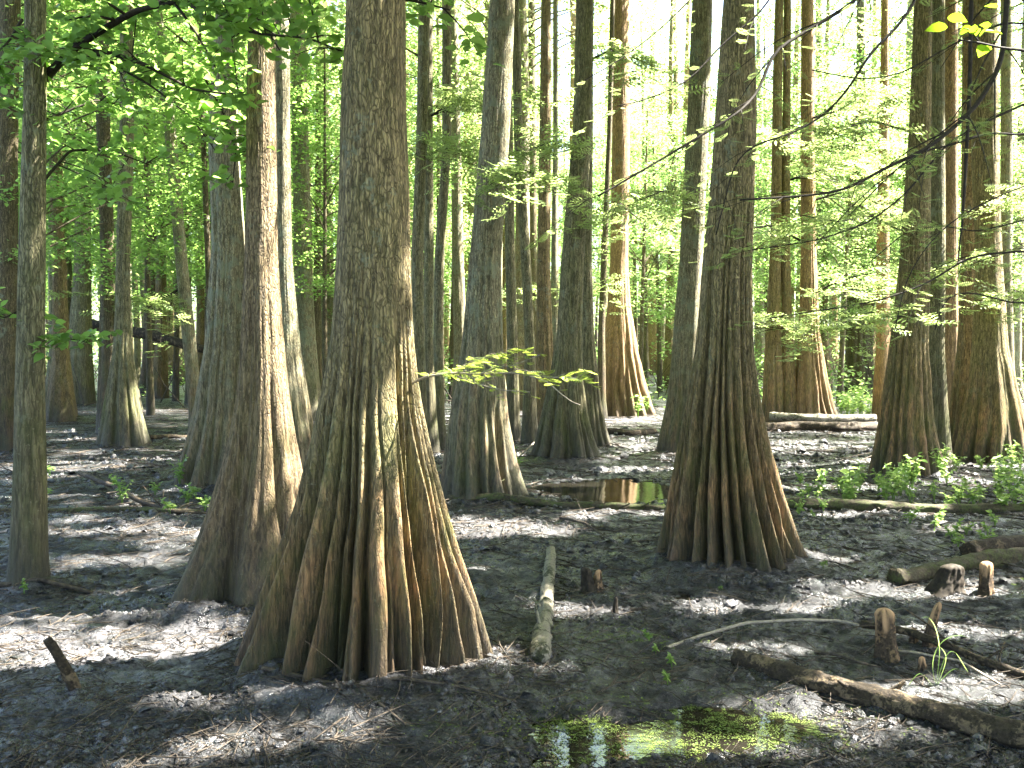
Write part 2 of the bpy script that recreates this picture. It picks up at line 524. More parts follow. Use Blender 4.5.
STRIP = []      # (trunk foot x, y, half width, z0, z1): the sun reaches up one flank of a trunk


def strip(px, py, hw, z0, z1, dx=0.0):
    c = gnd(px, py)
    STRIP.append((c[0] + dx, c[1], hw, z0, z1))


for (px, py, off, hw, z0, z1) in [(262, 602, .1, .2, .25, 5.2), (294, 488, .1, .3, .2, 6.5), (450, 600, .1, .22, .1, 1.0), (400, 685, 0, .13, 0, .35), (816, 424, .25, .5, .1, 7),
        (626, 415, .3, .6, 0, 7), (795, 424, .2, .35, .1, 5), (510, 499, .15, .3, 0, 1.6), (1005, 463, .2, .6, .5, 7), (775, 555, .1, .25, .2, 1.3),
        (950, 442, .1, .6, .5, 7), (883, 420, .1, .5, .5, 6), (135, 447, .1, .25, 0, 1.2), (700, 455, .1, .3, 2, 6), (590, 455, .2, .3, 0, 3), (485, 499, .15, .25, 3.5, 6)]:
    strip(px, py, hw, z0, z1, off)


def sunlit(gx, gy):
    r = np.zeros(gx.shape, bool)
    nx = 0.22 * fbm(gx * 2.3, gy * 2.3, 0, 3, 31)
    ny = 0.22 * fbm(gx * 2.3, gy * 2.3, 0, 3, 57)
    for (x, y, rx, ry) in PATCH:
        s = min(1.0, max(rx, 0.15) / 0.5)
        r |= ((gx + nx * s - x) / max(rx, .12)) ** 2 + ((gy + ny * s - y) / max(ry, .12)) ** 2 < 1
    for (x, y, hw, z0, z1) in STRIP:
        # along the ray shadow line from (x - z*CX, y - z*CY)
        u = ((x - gx) * CX + (y - gy) * CY) / (CX * CX + CY * CY)
        dx_, dy_ = gx - (x - u * CX), gy - (y - u * CY)
        r |= (np.hypot(dx_, dy_) < hw) & (u > z0) & (u < z1)
    # loose random flecks everywhere
    n = fbm(gx * 1.5, gy * 2.2, 0, 4, 91)
    r |= n > 0.44 - .16 * sstep(7, 12, gy)
    far = sstep(12, 30, gy)
    r |= n > 0.62 - 0.45 * far
    return r


# ------------------------------------------------------------------ leaves
LEAF2 = (np.array([[0, 0, 0], [0.33, 0.42, 0.10], [0, 1, -0.05], [-0.33, 0.42, 0.10]]), np.array([[0, 1, 2], [0, 2, 3]]))
LEAFQ = (np.array([[0, 0, 0], [0.27, 0.45, 0.05], [0, 1, 0], [-0.27, 0.45, 0.05]]), np.array([[0, 1, 2, 3]]))
_ov = np.array([[0, 0, 0], [.22, .12, .05], [.36, .38, .09], [.27, .70, .06], [0, 1.05, -.08], [-.27, .70, .06], [-.36, .38, .09], [-.22, .12, .05], [0, .4, -.02]])
LEAFO = (_ov, np.array([[8, k, (k + 1) % 8] for k in range(8)]))


def frond_template(n=9, w=0.32, lw=0.06):
    """a flat feathery cypress spray one unit long: a stem with rows of narrow leaflets on both sides"""
    V, T = [], []
    for k in range(n):
        y = 0.06 + 0.9 * k / (n - 1)
        l = w * math.sin(PI * (0.15 + 0.8 * k / (n - 1))) ** 0.7
        for s in (-1, 1):
            b = len(V)
            V += [[0, y, 0], [s * l * .5, y + l * .22 + lw * .5, .012], [s * l, y + l * .42, -0.02], [s * l * .5, y + l * .22 - lw * .5, .012]]
            T += [[b, b + 1, b + 2], [b, b + 2, b + 3]]
    b = len(V)
    V += [[-.008, 0, 0], [.008, 0, 0], [0, 1, -.02]]
    T += [[b, b + 1, b + 2]]
    return np.array(V), np.array(T)


FROND = frond_template()
FRONDS = frond_template(5, 0.36, 0.12)


def instances(tmpl, P, size, up=None, tilt=0.5, heading=None, rs=None, width=1.0):
    """leaves at P: normal near +z jittered by tilt, random heading"""
    rs = rs or rng
    V0, F0 = tmpl
    n = len(P)
    size = np.broadcast_to(size, (n,))
    nrm = np.stack([rs.normal(0, tilt, n), rs.normal(0, tilt, n), np.ones(n)], 1)
    nrm /= np.linalg.norm(nrm, axis=1)[:, None]
    if heading is None:
        a = rs.uniform(0, 2 * PI, n)
        h = np.stack([np.cos(a), np.sin(a), rs.normal(-0.15, 0.3, n)], 1)
    else:
        h = heading
    h = h - nrm * (h * nrm).sum(1)[:, None]
    h /= np.linalg.norm(h, axis=1)[:, None] + 1e-9
    s = np.cross(h, nrm)
    V = P[:, None] + size[:, None, None] * (V0[None, :, 0:1] * s[:, None] * width + V0[None, :, 1:2] * h[:, None] + V0[None, :, 2:3] * nrm[:, None])
    Fc = (F0[None] + (np.arange(n) * len(V0))[:, None, None]).reshape(-1, F0.shape[1])
    return V.reshape(-1, 3), Fc


def clump_leaves(cc, n_each, rad, thick, rs, droop=0.15):
    """leaf positions in flat uneven layers around clump centres"""
    n = len(cc)
    idx = np.repeat(np.arange(n), n_each)
    a = rs.uniform(0, 2 * PI, len(idx))
    r = np.sqrt(rs.uniform(0, 1, len(idx)))
    rad = np.broadcast_to(rad, (n,))[idx]
    el = rs.uniform(0.45, 1, n)[idx]
    ph = rs.uniform(0, PI, n)[idx]
    x, y = np.cos(a) * r, np.sin(a) * r * el
    x, y = x * np.cos(ph) - y * np.sin(ph), x * np.sin(ph) + y * np.cos(ph)
    tl = rs.normal(0, 0.18, (n, 2))[idx]
    z = rs.normal(0, thick, len(idx)) - droop * r * r * rad + tl[:, 0] * x * rad + tl[:, 1] * y * rad
    return cc[idx] + np.stack([x * rad, y * rad, z], 1)


def limbs_to(mb, axis_pt, targets, r0, rs, sides=5, bend=0.15):
    for q in targets:
        z0 = q[2] - np.hypot(*(q[:2] - axis_pt[:2])) * rs.uniform(0.15, 0.6)
        a = np.array([axis_pt[0], axis_pt[1], max(z0, axis_pt[2])])
        m = 0.5 * (a + q) + np.array([0, 0, rs.uniform(-.1, bend) * np.linalg.norm(q - a)])
        mb.tube([a, m, q], [r0, r0 * .6, r0 * .18], sides, sub=6, cap=False)


# ------------------------------------------------------------------ trunks
def trunk_mesh(name, prof, m, d, seed, nth, nz, H, ngro, gdepth, lobes=0.0, base_z=-0.12, gscale=1.0, hollow=None, zexp=1.7, ysq=1.0):
    """prof: rows (z, centre x, radius) at distance d, any order; cross section with buttress flutes"""
    rs = np.random.default_rng(seed)
    p = np.array(sorted(prof))
    z = H * (np.linspace(0, 1, nz) ** zexp)
    z = base_z + z * (1 - base_z / H)
    zt, rt, ct = p[-1, 0], p[-1, 2], p[-1, 1]
    # continue above the last row
    sl_ = (p[-1, 1] - p[-2, 1]) / max(p[-1, 0] - p[-2, 0], .1) * 0.6
    if H > zt + 0.3:
        zz = np.linspace(zt, H, 6)[1:]
        ext = np.stack([zz, ct + sl_ * (zz - zt) * (1 - 0.5 * (zz - zt) / (H - zt)), rt * (1 - 0.8 * (zz - zt) / max(H - zt, 0.1))], 1)
        p = np.vstack([p, ext])
    p = np.vstack([[base_z - .01, p[0, 1], p[0, 2] * 1.04], p])
    fine = np.linspace(base_z, H, 500)
    cx = np.interp(fine, p[:, 0], p[:, 1]); rr = np.interp(fine, p[:, 0], p[:, 2])
    k = 9
    ker = np.hanning(k + 2)[1:-1]; ker /= ker.sum()
    cx = np.convolve(np.pad(cx, k // 2, 'edge'), ker, 'valid'); 
    lr = np.convolve(np.pad(np.log(rr), k // 2, 'edge'), ker, 'valid'); rr = np.exp(lr)
    cxz = np.interp(z, fine, cx); rz = np.interp(z, fine, rr)
    rmid = np.interp(min(H * .6, zt), z, rz)
    flare = z[rz > 1.15 * rmid]
    Hf = max(flare.max() if len(flare) else 0.5, 0.3) * gscale
    th = np.arange(nth) / nth * 2 * PI
    TH, Z = np.meshgrid(th, z)
    base_r = rz[:, None]
    dep = np.zeros_like(TH)
    if ngro:
        g = (np.arange(ngro) + rs.uniform(-.33, .33, ngro)) / ngro * 2 * PI
        for j in range(ngro):
            hj = Hf * rs.uniform(0.75, 1.6)
            Dj = gdepth * rs.uniform(0.45, 1.25)
            wj = (2 * PI / ngro) * rs.uniform(0.20, 0.34)
            tj = g[j] + 0.10 * (2 * PI / ngro) * 2.2 * vn(Z[:, :1] * 1.3, seed, j, 5)
            e = np.clip(1 - (Z[:, :1]) / hj, 0, 1) ** 1.15
            D = np.abs((TH - tj + PI) % (2 * PI) - PI)
            dep += Dj * e * np.exp(-(D / wj) ** 1.6)
        # finer secondary flutes
        n2 = ngro * 2
        g2 = rs.uniform(0, 2 * PI, n2)
        for j in range(n2):
            hj = Hf * rs.uniform(0.3, 1.2); z0 = rs.uniform(-0.3, 0.4) * Hf
            e = np.clip(1 - np.abs((Z[:, :1] - z0) / hj), 0, 1) ** 0.7
            wj = (2 * PI / ngro) * 0.10
            tj = g2[j] + 0.12 * (2 * PI / ngro) * vn(Z[:, :1] * 2.1, seed, j, 9)
            D = np.abs((TH - tj + PI) % (2 * PI) - PI)
            dep += gdepth * 0.22 * rs.uniform(.4, 1.2) * e * np.exp(-(D / wj) ** 1.2)
    R = base_r * (1 - np.clip(dep, 0, .6) - .25 * np.clip(dep - .6, 0, 1))
    en = np.clip(1 - Z / Hf, 0, 1)
    if lobes:
        lb = sum(vn(np.cos(TH) * f_, np.sin(TH) * f_, seed * 3.1, 17) * a_ for f_, a_ in ((1.2, .6), (2.4, .4)))
        R *= 1 + lobes * lb * en
    R *= 1 + 0.025 * fbm(np.cos(TH) * 1.5, np.sin(TH) * 1.5, Z * 0.9, 3, seed)
    R += base_r * 0.02 * fbm(np.cos(TH) * 7, np.sin(TH) * 7, Z * 2.2, 3, seed + 5)
    if hollow:
        tj, wj, hz, dp = hollow
        D = np.abs((TH - tj + PI) % (2 * PI) - PI)
        R *= 1 - dp * np.exp(-(D / wj) ** 2.5) * np.clip(1 - (Z / hz) ** 3, 0, 1)
    # the silhouette keeps the profile's width
    xa, xb = (R * np.cos(TH)).min(1), (R * np.cos(TH)).max(1)
    k_ = 2 * rz / (xb - xa)
    R *= k_[:, None]
    cxz = cxz - (xa + xb) / 2 * k_
    cyz = 0.35 * rmid * vn(z * 0.35, seed, 3, 2)
    cyz -= cyz[0]
    X = cxz[:, None] + R * np.cos(TH)
    Y = d + cyz[:, None] + R * np.sin(TH) * (1 - (1 - ysq) * sstep(.2, 1, en))
    V = np.stack([X, Y, Z], -1).reshape(-1, 3)
    i = np.arange(nz - 1)[:, None] * nth
    j = np.arange(nth)[None]; j2 = (j + 1) % nth
    Q = np.stack([i + j, i + j2, i + nth + j2, i + nth + j], -1).reshape(-1, 4)
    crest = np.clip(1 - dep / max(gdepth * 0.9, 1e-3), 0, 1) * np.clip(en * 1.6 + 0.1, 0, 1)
    base = np.array([cxz[0], d, 0.0])
    V = V - base
    # cap
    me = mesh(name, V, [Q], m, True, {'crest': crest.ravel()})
    top = np.array([cxz[-1], d + cyz[-1], H])
    axis = (z, cxz, d + cyz, rz)
    return me, base, top, axis


CROWNS_TOTAL = [0]


def crown(parent, base, axis, zb, H, R, nclump, nleaf, size, mat_, seed, cull=True, name='crown', tmpl=LEAFQ, thick=0.12, crad=(0.5, 1.0), limbs=10, limb_mat=None, limb_r=0.05, tilt=0.45):
    rs = np.random.default_rng(seed)
    z = zb + (H - zb) * rs.beta(1.3, 1.3, nclump)
    u = (z - zb) / (H - zb)
    prof = R * (0.35 + 0.65 * np.sin(PI * np.clip(u * 0.8 + 0.15, 0, 1)))
    a = rs.uniform(0, 2 * PI, nclump)
    r = prof * np.sqrt(rs.uniform(0.03, 1, nclump))
    ax = np.interp(z, axis[0], axis[1]); ay = np.interp(z, axis[0], axis[2])
    cc = np.stack([ax + r * np.cos(a), ay + r * np.sin(a), z], 1)
    if limbs:
        far = np.argsort(-r)[:limbs * 2]
        mb = MB()
        for q in cc[far][:limbs]:
            z0 = max(q[2] - np.hypot(q[0] - ax.mean(), q[1] - ay.mean()) * rs.uniform(0.1, 0.5), zb * 0.8)
            a0 = np.array([np.interp(z0, axis[0], axis[1]), np.interp(z0, axis[0], axis[2]), z0])
            mm = 0.5 * (a0 + q) + np.array([0, 0, 0.1 * np.linalg.norm(q - a0)])
            mb.tube([a0, mm, q], [limb_r, limb_r * .6, limb_r * .2], 5, sub=7, cap=False)
            if cull:
                mb.build('limb', limb_mat or M_TWIG, parent, off=base); mb = MB()
        if not cull:
            # far trees: the limbs are one surface with their trunk
            tk = [c_ for c_ in parent.children if c_.name.startswith('trunk')][0]
            m0 = tk.data; nv = len(m0.vertices)
            V0 = np.empty(nv * 3, np.float32); m0.vertices.foreach_get('co', V0); V0 = V0.reshape(-1, 3)
            q0 = np.empty(len(m0.loops), np.int32); m0.loops.foreach_get('vertex_index', q0)
            mt = m0.materials[0]
            V1 = np.concatenate(mb.v); Q1 = np.concatenate(mb.q) + nv
            tk.data = mesh('trunk', np.vstack([V0, V1]), [np.vstack([q0.reshape(-1, 4), Q1])], mt, True, {'crest': np.full(nv + len(V1), .3)})
    P = clump_leaves(cc, nleaf, rs.uniform(crad[0], crad[1], nclump), thick, rs)
    if cull:
        gx, gy = sunmap(P)
        P = P[~sunlit(gx, gy)]
    if not len(P): return
    CROWNS_TOTAL[0] += len(P)
    V, T = instances(tmpl, P - base, rs.uniform(size * .7, size * 1.3, len(P)), tilt=tilt, rs=rs)
    me = mesh(name, V, [T], mat_, False)
    return link(name, me, parent)


def px_profile(rows, d):
    out = []
    for (y, xl, xr) in rows:
        a, b = at(xl, y, d), at(xr, y, d)
        out.append((a[2], (a[0] + b[0]) / 2, (b[0] - a[0]) / 2))
    return out


# rows: (key, bark, grooves, groove depth, rows [(y, xl, xr)...], label, extra)
TREES = [
 ('m', 30, .62, [(0,345,405),(100,340,405),(200,338,409),(300,334,411),(350,328,414),(400,320,421),(450,310,432),(500,296,445),(550,277,460),(600,257,478),(640,241,490),(670,228,499)],
  'massive front cypress with a wide deeply fluted mossy base, biggest tree', dict(nth=640, nz=420, lobes=.09, H=17, zexp=1.9, gscale=.56, by=666, ysq=.72)),
 ('r', 12, .26, [(0,249,275),(100,248,276),(262,246,279),(350,242,285),(400,236,291),(450,226,299),(500,210,309),(550,192,322),(602,170,338)],
  'reddish brown cypress just behind the biggest one, smooth flaring base, sunlit streak', dict(nth=320, nz=240, lobes=.05, H=17, by=596, ysq=.7)),
 ('g', 15, .2, [(0,273,290),(160,275,291),(262,277,293),(350,274,301),(400,268,309),(450,260,318),(488,252,326)],
  'pale cypress whose sunlit edge peeks out between the reddish tree and the biggest one', dict(nth=200, nz=160, H=17)),
 ('g', 15, .22, [(0,217,236),(130,209,238),(250,212,246),(350,204,246),(400,195,248),(440,186,252),(488,171,258)],
  'grey cypress with lichen patches, left of the reddish sun streaked tree', dict(nth=220, nz=180, H=17)),
 ('v', 13, .24, [(0,120,132),(130,119,133),(262,117,130),(350,114,131),(400,106,139),(430,102,145),(447,98,151)],
  'greenish cypress with a dark skirt shaped base standing alone in the left middle distance', dict(nth=160, nz=140, H=18)),
 ('d', 8, .15, [(0,101,109),(100,97,110),(250,101,114),(350,102,116),(400,100,119),(436,96,124)],
  'thin dark crooked trunk hugging the greenish skirt based cypress on its left', dict(H=17, nth=70, nz=90)),
 ('v', 0, 0, [(0,26,46),(100,25,46),(262,20,45),(400,16,44),(500,13,46),(560,10,47),(588,6,50)],
  'slender scaly maple nearest the camera at the left edge, leafy limb arching right', dict(nth=160, nz=200, H=12, lobes=.05)),
 ('d', 10, .14, [(0,2,22),(150,-2,19),(300,-3,18),(400,-6,19),(452,-10,21)],
  'dark trunk half hidden behind the slender maple at the far left edge', dict(H=17, nth=80, nz=90)),
 ('v', 12, .2, [(0,46,60),(140,47,63),(262,49,70),(350,50,75),(380,47,76),(404,42,78)],
  'brown fluted trunk, the left one of two touching trees beyond the slender maple', dict(H=18, nth=100, nz=100)),
 ('v', 10, .14, [(0,79,93),(100,80,93),(262,76,92),(350,69,92),(380,65,93),(404,61,95)],
  'smooth greenish trunk, the right one of two touching trees beyond the slender maple', dict(H=18, nth=100, nz=100)),
 ('d', 7, .12, [(0,144,150),(100,146,153),(250,145,156),(350,143,157),(396,138,160)],
  'slim dark trunk, left of a close pair in front of the leaning dead log', dict(H=18)),
 ('b', 7, .16, [(0,157,163),(100,157,163),(250,156,166),(350,155,167),(398,151,169)],
  'slim brown trunk, right of a close pair in front of the leaning dead log', dict(H=18)),
 ('g', 0, 0, [(0,152,161),(82,160,171),(262,176,188),(350,184,197),(414,189,203),(432,188,206)],
  'slender pale trunk leaning left, without any swelling, beside the grey lichen patched cypress', dict(H=14)),
 ('b', 8, .2, [(0,300,306),(200,298,306),(300,296,307),(360,291,311),(400,284,317)],
  'small fluted cypress glimpsed far back between the pale tree and the biggest tree', dict(H=18)),
 ('d', 5, .1, [(0,316,321),(200,315,321),(300,313,321),(400,309,323)],
  'very thin brown trunk hard against the left side of the biggest tree, far back', dict(H=18)),
 ('v', 6, .1, [(0,419,430),(140,416,427),(262,411,423),(350,412,425),(430,410,428),(462,406,431)],
  'slim mossy trunk first to the right of the biggest tree', dict(H=17)),
 ('v', 6, .1, [(0,425,433),(150,424,433),(262,424,434),(350,423,433),(420,421,437),(456,417,441)],
  'slim mossy trunk second to the right of the biggest tree, with bare side twigs', dict(H=17)),
 ('v', 6, .1, [(0,442,451),(150,442,451),(262,434,444),(350,433,443),(420,431,445),(452,428,449)],
  'slim trunk with a bend, third to the right of the biggest tree', dict(H=17)),
 ('g', 6, .1, [(0,449,457),(150,451,461),(262,452,464),(350,454,467),(410,451,471)],
  'slim pale trunk just left of the lichen spotted cypress with the split base', dict(H=18)),
 ('o', 6, .1, [(0,465,474),(150,463,474),(262,462,475),(390,458,480)],
  'light brown trunk mostly hidden behind the lichen spotted cypress with the split base', dict(H=18)),
 ('g', 16, .22, [(0,490,515),(130,481,510),(262,469,501),(340,462,503),(380,456,505),(420,449,509),(460,443,517),(485,440,525),(499,437,531)],
  'lichen spotted cypress leaning right with a reddish split in its base, centre of the view', dict(nth=260, nz=220, H=17, hollow=(-0.75, .2, 1.1, .35), lobes=.05)),
 ('v', 5, .08, [(0,511,519),(50,512,521),(150,514,523),(262,521,531),(350,525,535),(420,522,537),(446,520,541)],
  'slim trunk bowed left near the top, beside the split based cypress', dict(H=17)),
 ('v', 6, .1, [(0,503,511),(250,505,515),(350,507,518),(420,506,520),(442,504,523)],
  'slim mossy trunk touching the right edge of the split based cypress', dict(H=17)),
 ('b', 9, .18, [(0,541,551),(150,539,551),(262,537,550),(350,536,553),(400,533,557),(432,529,562)],
  'brown trunk between the two slim mossy trunks and the dark clustered cypress', dict(H=18, nth=90, nz=90)),
 ('g', 6, .1, [(0,553,558),(150,553,558),(262,551,558),(400,550,561),(420,549,563)],
  'very thin pale trunk tucked left of the dark clustered cypress', dict(H=18)),
 ('v', 15, .24, [(0,576,594),(130,573,592),(262,561,584),(330,557,582),(380,549,583),(420,540,589),(445,534,596),(461,528,603)],
  'dark clustered cypress right of the centre with deep flutes at its base', dict(nth=220, nz=180, H=17, lobes=.08)),
 ('v', 10, .22, [(0,584,593),(130,584,593),(262,581,592),(330,580,594),(400,578,601),(430,577,607),(449,575,613)],
  'narrower fluted trunk leaning on the right side of the dark clustered cypress', dict(H=17, nth=110, nz=110)),
 ('d', 0, 0, [(0,610,615),(130,607,612),(262,601,607),(330,598,605),(400,597,606),(418,595,608)],
  'pole thin trunk standing between the clustered cypress and the orange one', dict(H=16)),
 ('o', 17, .24, [(0,611,629),(130,612,630),(262,610,628),(310,607,631),(350,602,638),(380,599,645),(400,597,651),(415,594,657)],
  'orange brown cypress with a broad evenly pleated base, beyond the dark clustered one', dict(nth=200, nz=140, H=20)),
 ('b', 7, .2, [(0,650,655),(250,649,656),(330,647,658),(375,642,664)],
  'small distant fluted cypress seen in the gap left of the tall grey trunk', dict(H=22)),
 ('g', 11, .16, [(0,692,712),(100,688,710),(262,679,702),(350,672,698),(400,667,697),(455,655,696)],
  'tall straight grey trunk leaning a little right, just left of the big right hand cypress', dict(nth=160, nz=140, H=17)),
 ('m', 27, .55, [(0,722,752),(100,715,754),(200,708,752),(262,702,750),(350,694,751),(400,686,757),(450,676,768),(500,667,783),(540,659,797),(568,650,809)],
  'big cypress right of centre with a bell shaped fluted base, second largest in the view', dict(nth=440, nz=320, H=17, lobes=.08, zexp=1.8, gscale=.6, by=562, ysq=.75)),
 ('b', 10, .2, [(0,775,783),(60,773,782),(250,770,781),(350,765,781),(400,762,785),(424,758,789)],
  'brown fluted cypress, left of a tight pair right behind the bell shaped one', dict(H=18, nth=110, nz=110)),
 ('b', 10, .2, [(0,784,791),(250,781,790),(350,782,793),(400,780,800),(424,778,805)],
  'brown fluted cypress, right of a tight pair, touching the orange bottle shaped one', dict(H=18, nth=110, nz=110)),
 ('o', 14, .24, [(0,801,813),(100,801,814),(250,801,816),(330,799,819),(370,796,826),(400,793,832),(424,790,840)],
  'orange cypress with a bottle shaped base and a sunlit right edge', dict(nth=180, nz=140, H=19)),
 ('d', 8, .2, [(0,816,822),(250,817,824),(340,817,828),(384,815,838)],
  'thin dark trunk far back, right of the orange bottle shaped cypress', dict(H=22)),
 ('d', 12, .26, [(0,857,864),(250,854,866),(330,851,868),(370,847,873),(393,843,878)],
  'dark cypress with a tent shaped base standing alone far back in the right hand gap', dict(H=22, nth=90, nz=90)),
 ('o', 8, .16, [(0,882,889),(250,877,889),(350,876,890),(420,872,895)],
  'slim orange trunk touching the left side of the wide dark cypress at right', dict(H=19)),
 ('m', 17, .24, [(0,915,932),(130,910,931),(262,900,930),(350,889,928),(420,879,932),(450,873,938),(475,867,944)],
  'wide dark cypress at right with a column like fluted base and herbs at its foot', dict(nth=260, nz=200, H=17, lobes=.06)),
 ('v', 7, .18, [(0,932,944),(130,931,944),(262,928,944),(350,928,943),(400,927,947),(445,925,951),(468,922,954)],
  'narrow leaning stem pressed against the right side of the wide dark cypress', dict(H=16, nth=90, nz=110)),
 ('o', 10, .1, [(0,945,957),(250,943,957),(350,942,958),(442,938,964)],
  'bright orange trunk glowing behind the narrow leaning stem', dict(H=18, nth=90)),
 ('b', 9, .2, [(0,962,978),(250,961,979),(350,958,980),(400,951,983),(440,944,987),(456,940,990)],
  'brown trunk kicking one foot left, joined to the broad cypress near the right edge', dict(H=17, nth=120, nz=120)),
 ('m', 15, .24, [(0,970,996),(130,972,997),(262,977,1002),(350,974,1008),(400,966,1019),(440,957,1028),(463,951,1035)],
  'broad brown cypress near the right edge with splayed buttress feet', dict(nth=240, nz=200, H=17, lobes=.1)),
 ('g', 6, .1, [(0,1001,1012),(262,1001,1012),(400,1000,1015),(430,998,1018)],
  'pale grey trunk close behind the broad cypress near the right edge', dict(H=18)),
 ('b', 6, .15, [(0,880,886),(250,889,896),(380,888,899)],
  'thin brown trunk far back, just left of the wide dark cypress at right', dict(H=22)),
 ('d', 5, .1, [(0,56,62),(200,58,64),(395,55,68)], 'thin trunk far back behind the two touching trees at left', dict(H=22)),
 ('b', 6, .15, [(0,170,174),(200,169,175),(380,165,179)], 'thin fluted trunk far back between the close pair and the left leaning trunk', dict(H=22)),
 ('d', 6, .1, [(0,528,535),(250,529,537),(400,526,541)], 'slim shaded trunk directly behind the bowed slim trunk near the centre', dict(H=20)),
]


def crown_params(d):
    zb = max(5.5, 1.7 + 0.40 * d + 0.3)
    return zb


TREE_BASES = []
AX = {}
for i, (bk, ng, gd, rows, label, ex) in enumerate(TREES):
    by = rows[-1][0]
    d = gnd(512, ex.get('by', by))[1]
    H = ex.get('H', 17)
    pr = px_profile(rows, d)
    big = ex.get('nth', 56)
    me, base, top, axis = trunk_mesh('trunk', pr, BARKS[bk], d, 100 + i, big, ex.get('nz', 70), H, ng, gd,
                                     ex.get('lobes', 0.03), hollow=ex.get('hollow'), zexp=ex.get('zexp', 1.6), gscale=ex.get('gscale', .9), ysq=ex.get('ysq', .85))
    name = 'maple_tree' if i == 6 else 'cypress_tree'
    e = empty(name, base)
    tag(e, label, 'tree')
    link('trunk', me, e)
    TREE_BASES.append((base[0], base[1], pr[-1][2]))
    AX[i] = (e, base, axis, d)
    rs = np.random.default_rng(900 + i)
    zb = crown_params(d)
    if i == 6: zb = 6.0
    if d > 26: zb = 8.5
    slim = big < 100
    R = rs.uniform(2.6, 3.6) if not slim else rs.uniform(1.6, 2.4)
    Hc = H + 0.5
    n = int(150 if not slim else 70)
    crown(e, base, axis, zb, max(Hc, zb + 3), R, n, 55, 0.2, LF_CYP, 3000 + i, crad=(.5, 1.0), limbs=14 if not slim else 8, limb_mat=M_TWIG, limb_r=.035 if not slim else .025)

# trees beyond the right edge, plus unseen ones added left and behind to cut front light: their crowns shade the ground in view and their boughs hang into it
OFF = [
 (4.6, 6.7, .2, 'cypress beyond the right edge whose long dark feathery boughs hang into the view'),
 (6.8, 9.3, .28, 'cypress out of view at the right whose crown shades the big bell shaped tree'),
 (9.2, 6.87, .3, 'cypress out of view at the right that casts the nearest shade'),
 (9.8, 12.5, .32, 'cypress out of view at the right beyond the log pile'),
 (3.4, 2.6, .22, 'cypress standing just right of the camera, its crown shading the lower left ground'),
 (7.0, 3.6, .28, 'cypress out of view at the right, nearest of those behind the knees'),
 (12.5, 9.5, .3, 'cypress farthest out of view at the right, tallest crown'),
 (-4.6, 1.2, .25, 'unseen cypress added left of the camera to dim the front light'),
 (1.6, -3.2, .28, 'unseen cypress added behind the camera to its right to dim the front light'),
 (-2.4, -4.0, .25, 'unseen cypress added behind the camera to its left to dim the front light'),
 (-7.5, 5.5, .28, 'unseen cypress added at the left beyond the slender maple to cut fill light'),
 (5.2, -1.0, .28, 'unseen cypress added right of and behind the camera to cut fill light'),
 (13.0, 16.5, .3, 'cypress out of view at the right beyond the splayed broad cypress'),
]
for k, (x, y, r, label) in enumerate(OFF):
    pr = [(0, x, r * 2.6), (.8, x, r * 1.9), (2, x, r * 1.25), (5, x, r), (12, x, r * .8)]
    me, base, top, axis = trunk_mesh('trunk', pr, MB_BROWN, y, 500 + k, 80, 80, 17, 12, .2, .05)
    e = empty('cypress_tree', base)
    tag(e, label, 'tree')
    link('trunk', me, e)
    AX['off%d' % k] = (e, base, axis, y)
    crown(e, base, axis, (4.6 if y < 1.5 else 6.0) if k else 5.5, 17.5, 4.0, 230, 60, 0.22, LF_CYP, 4000 + k, limbs=10, limb_r=.03)


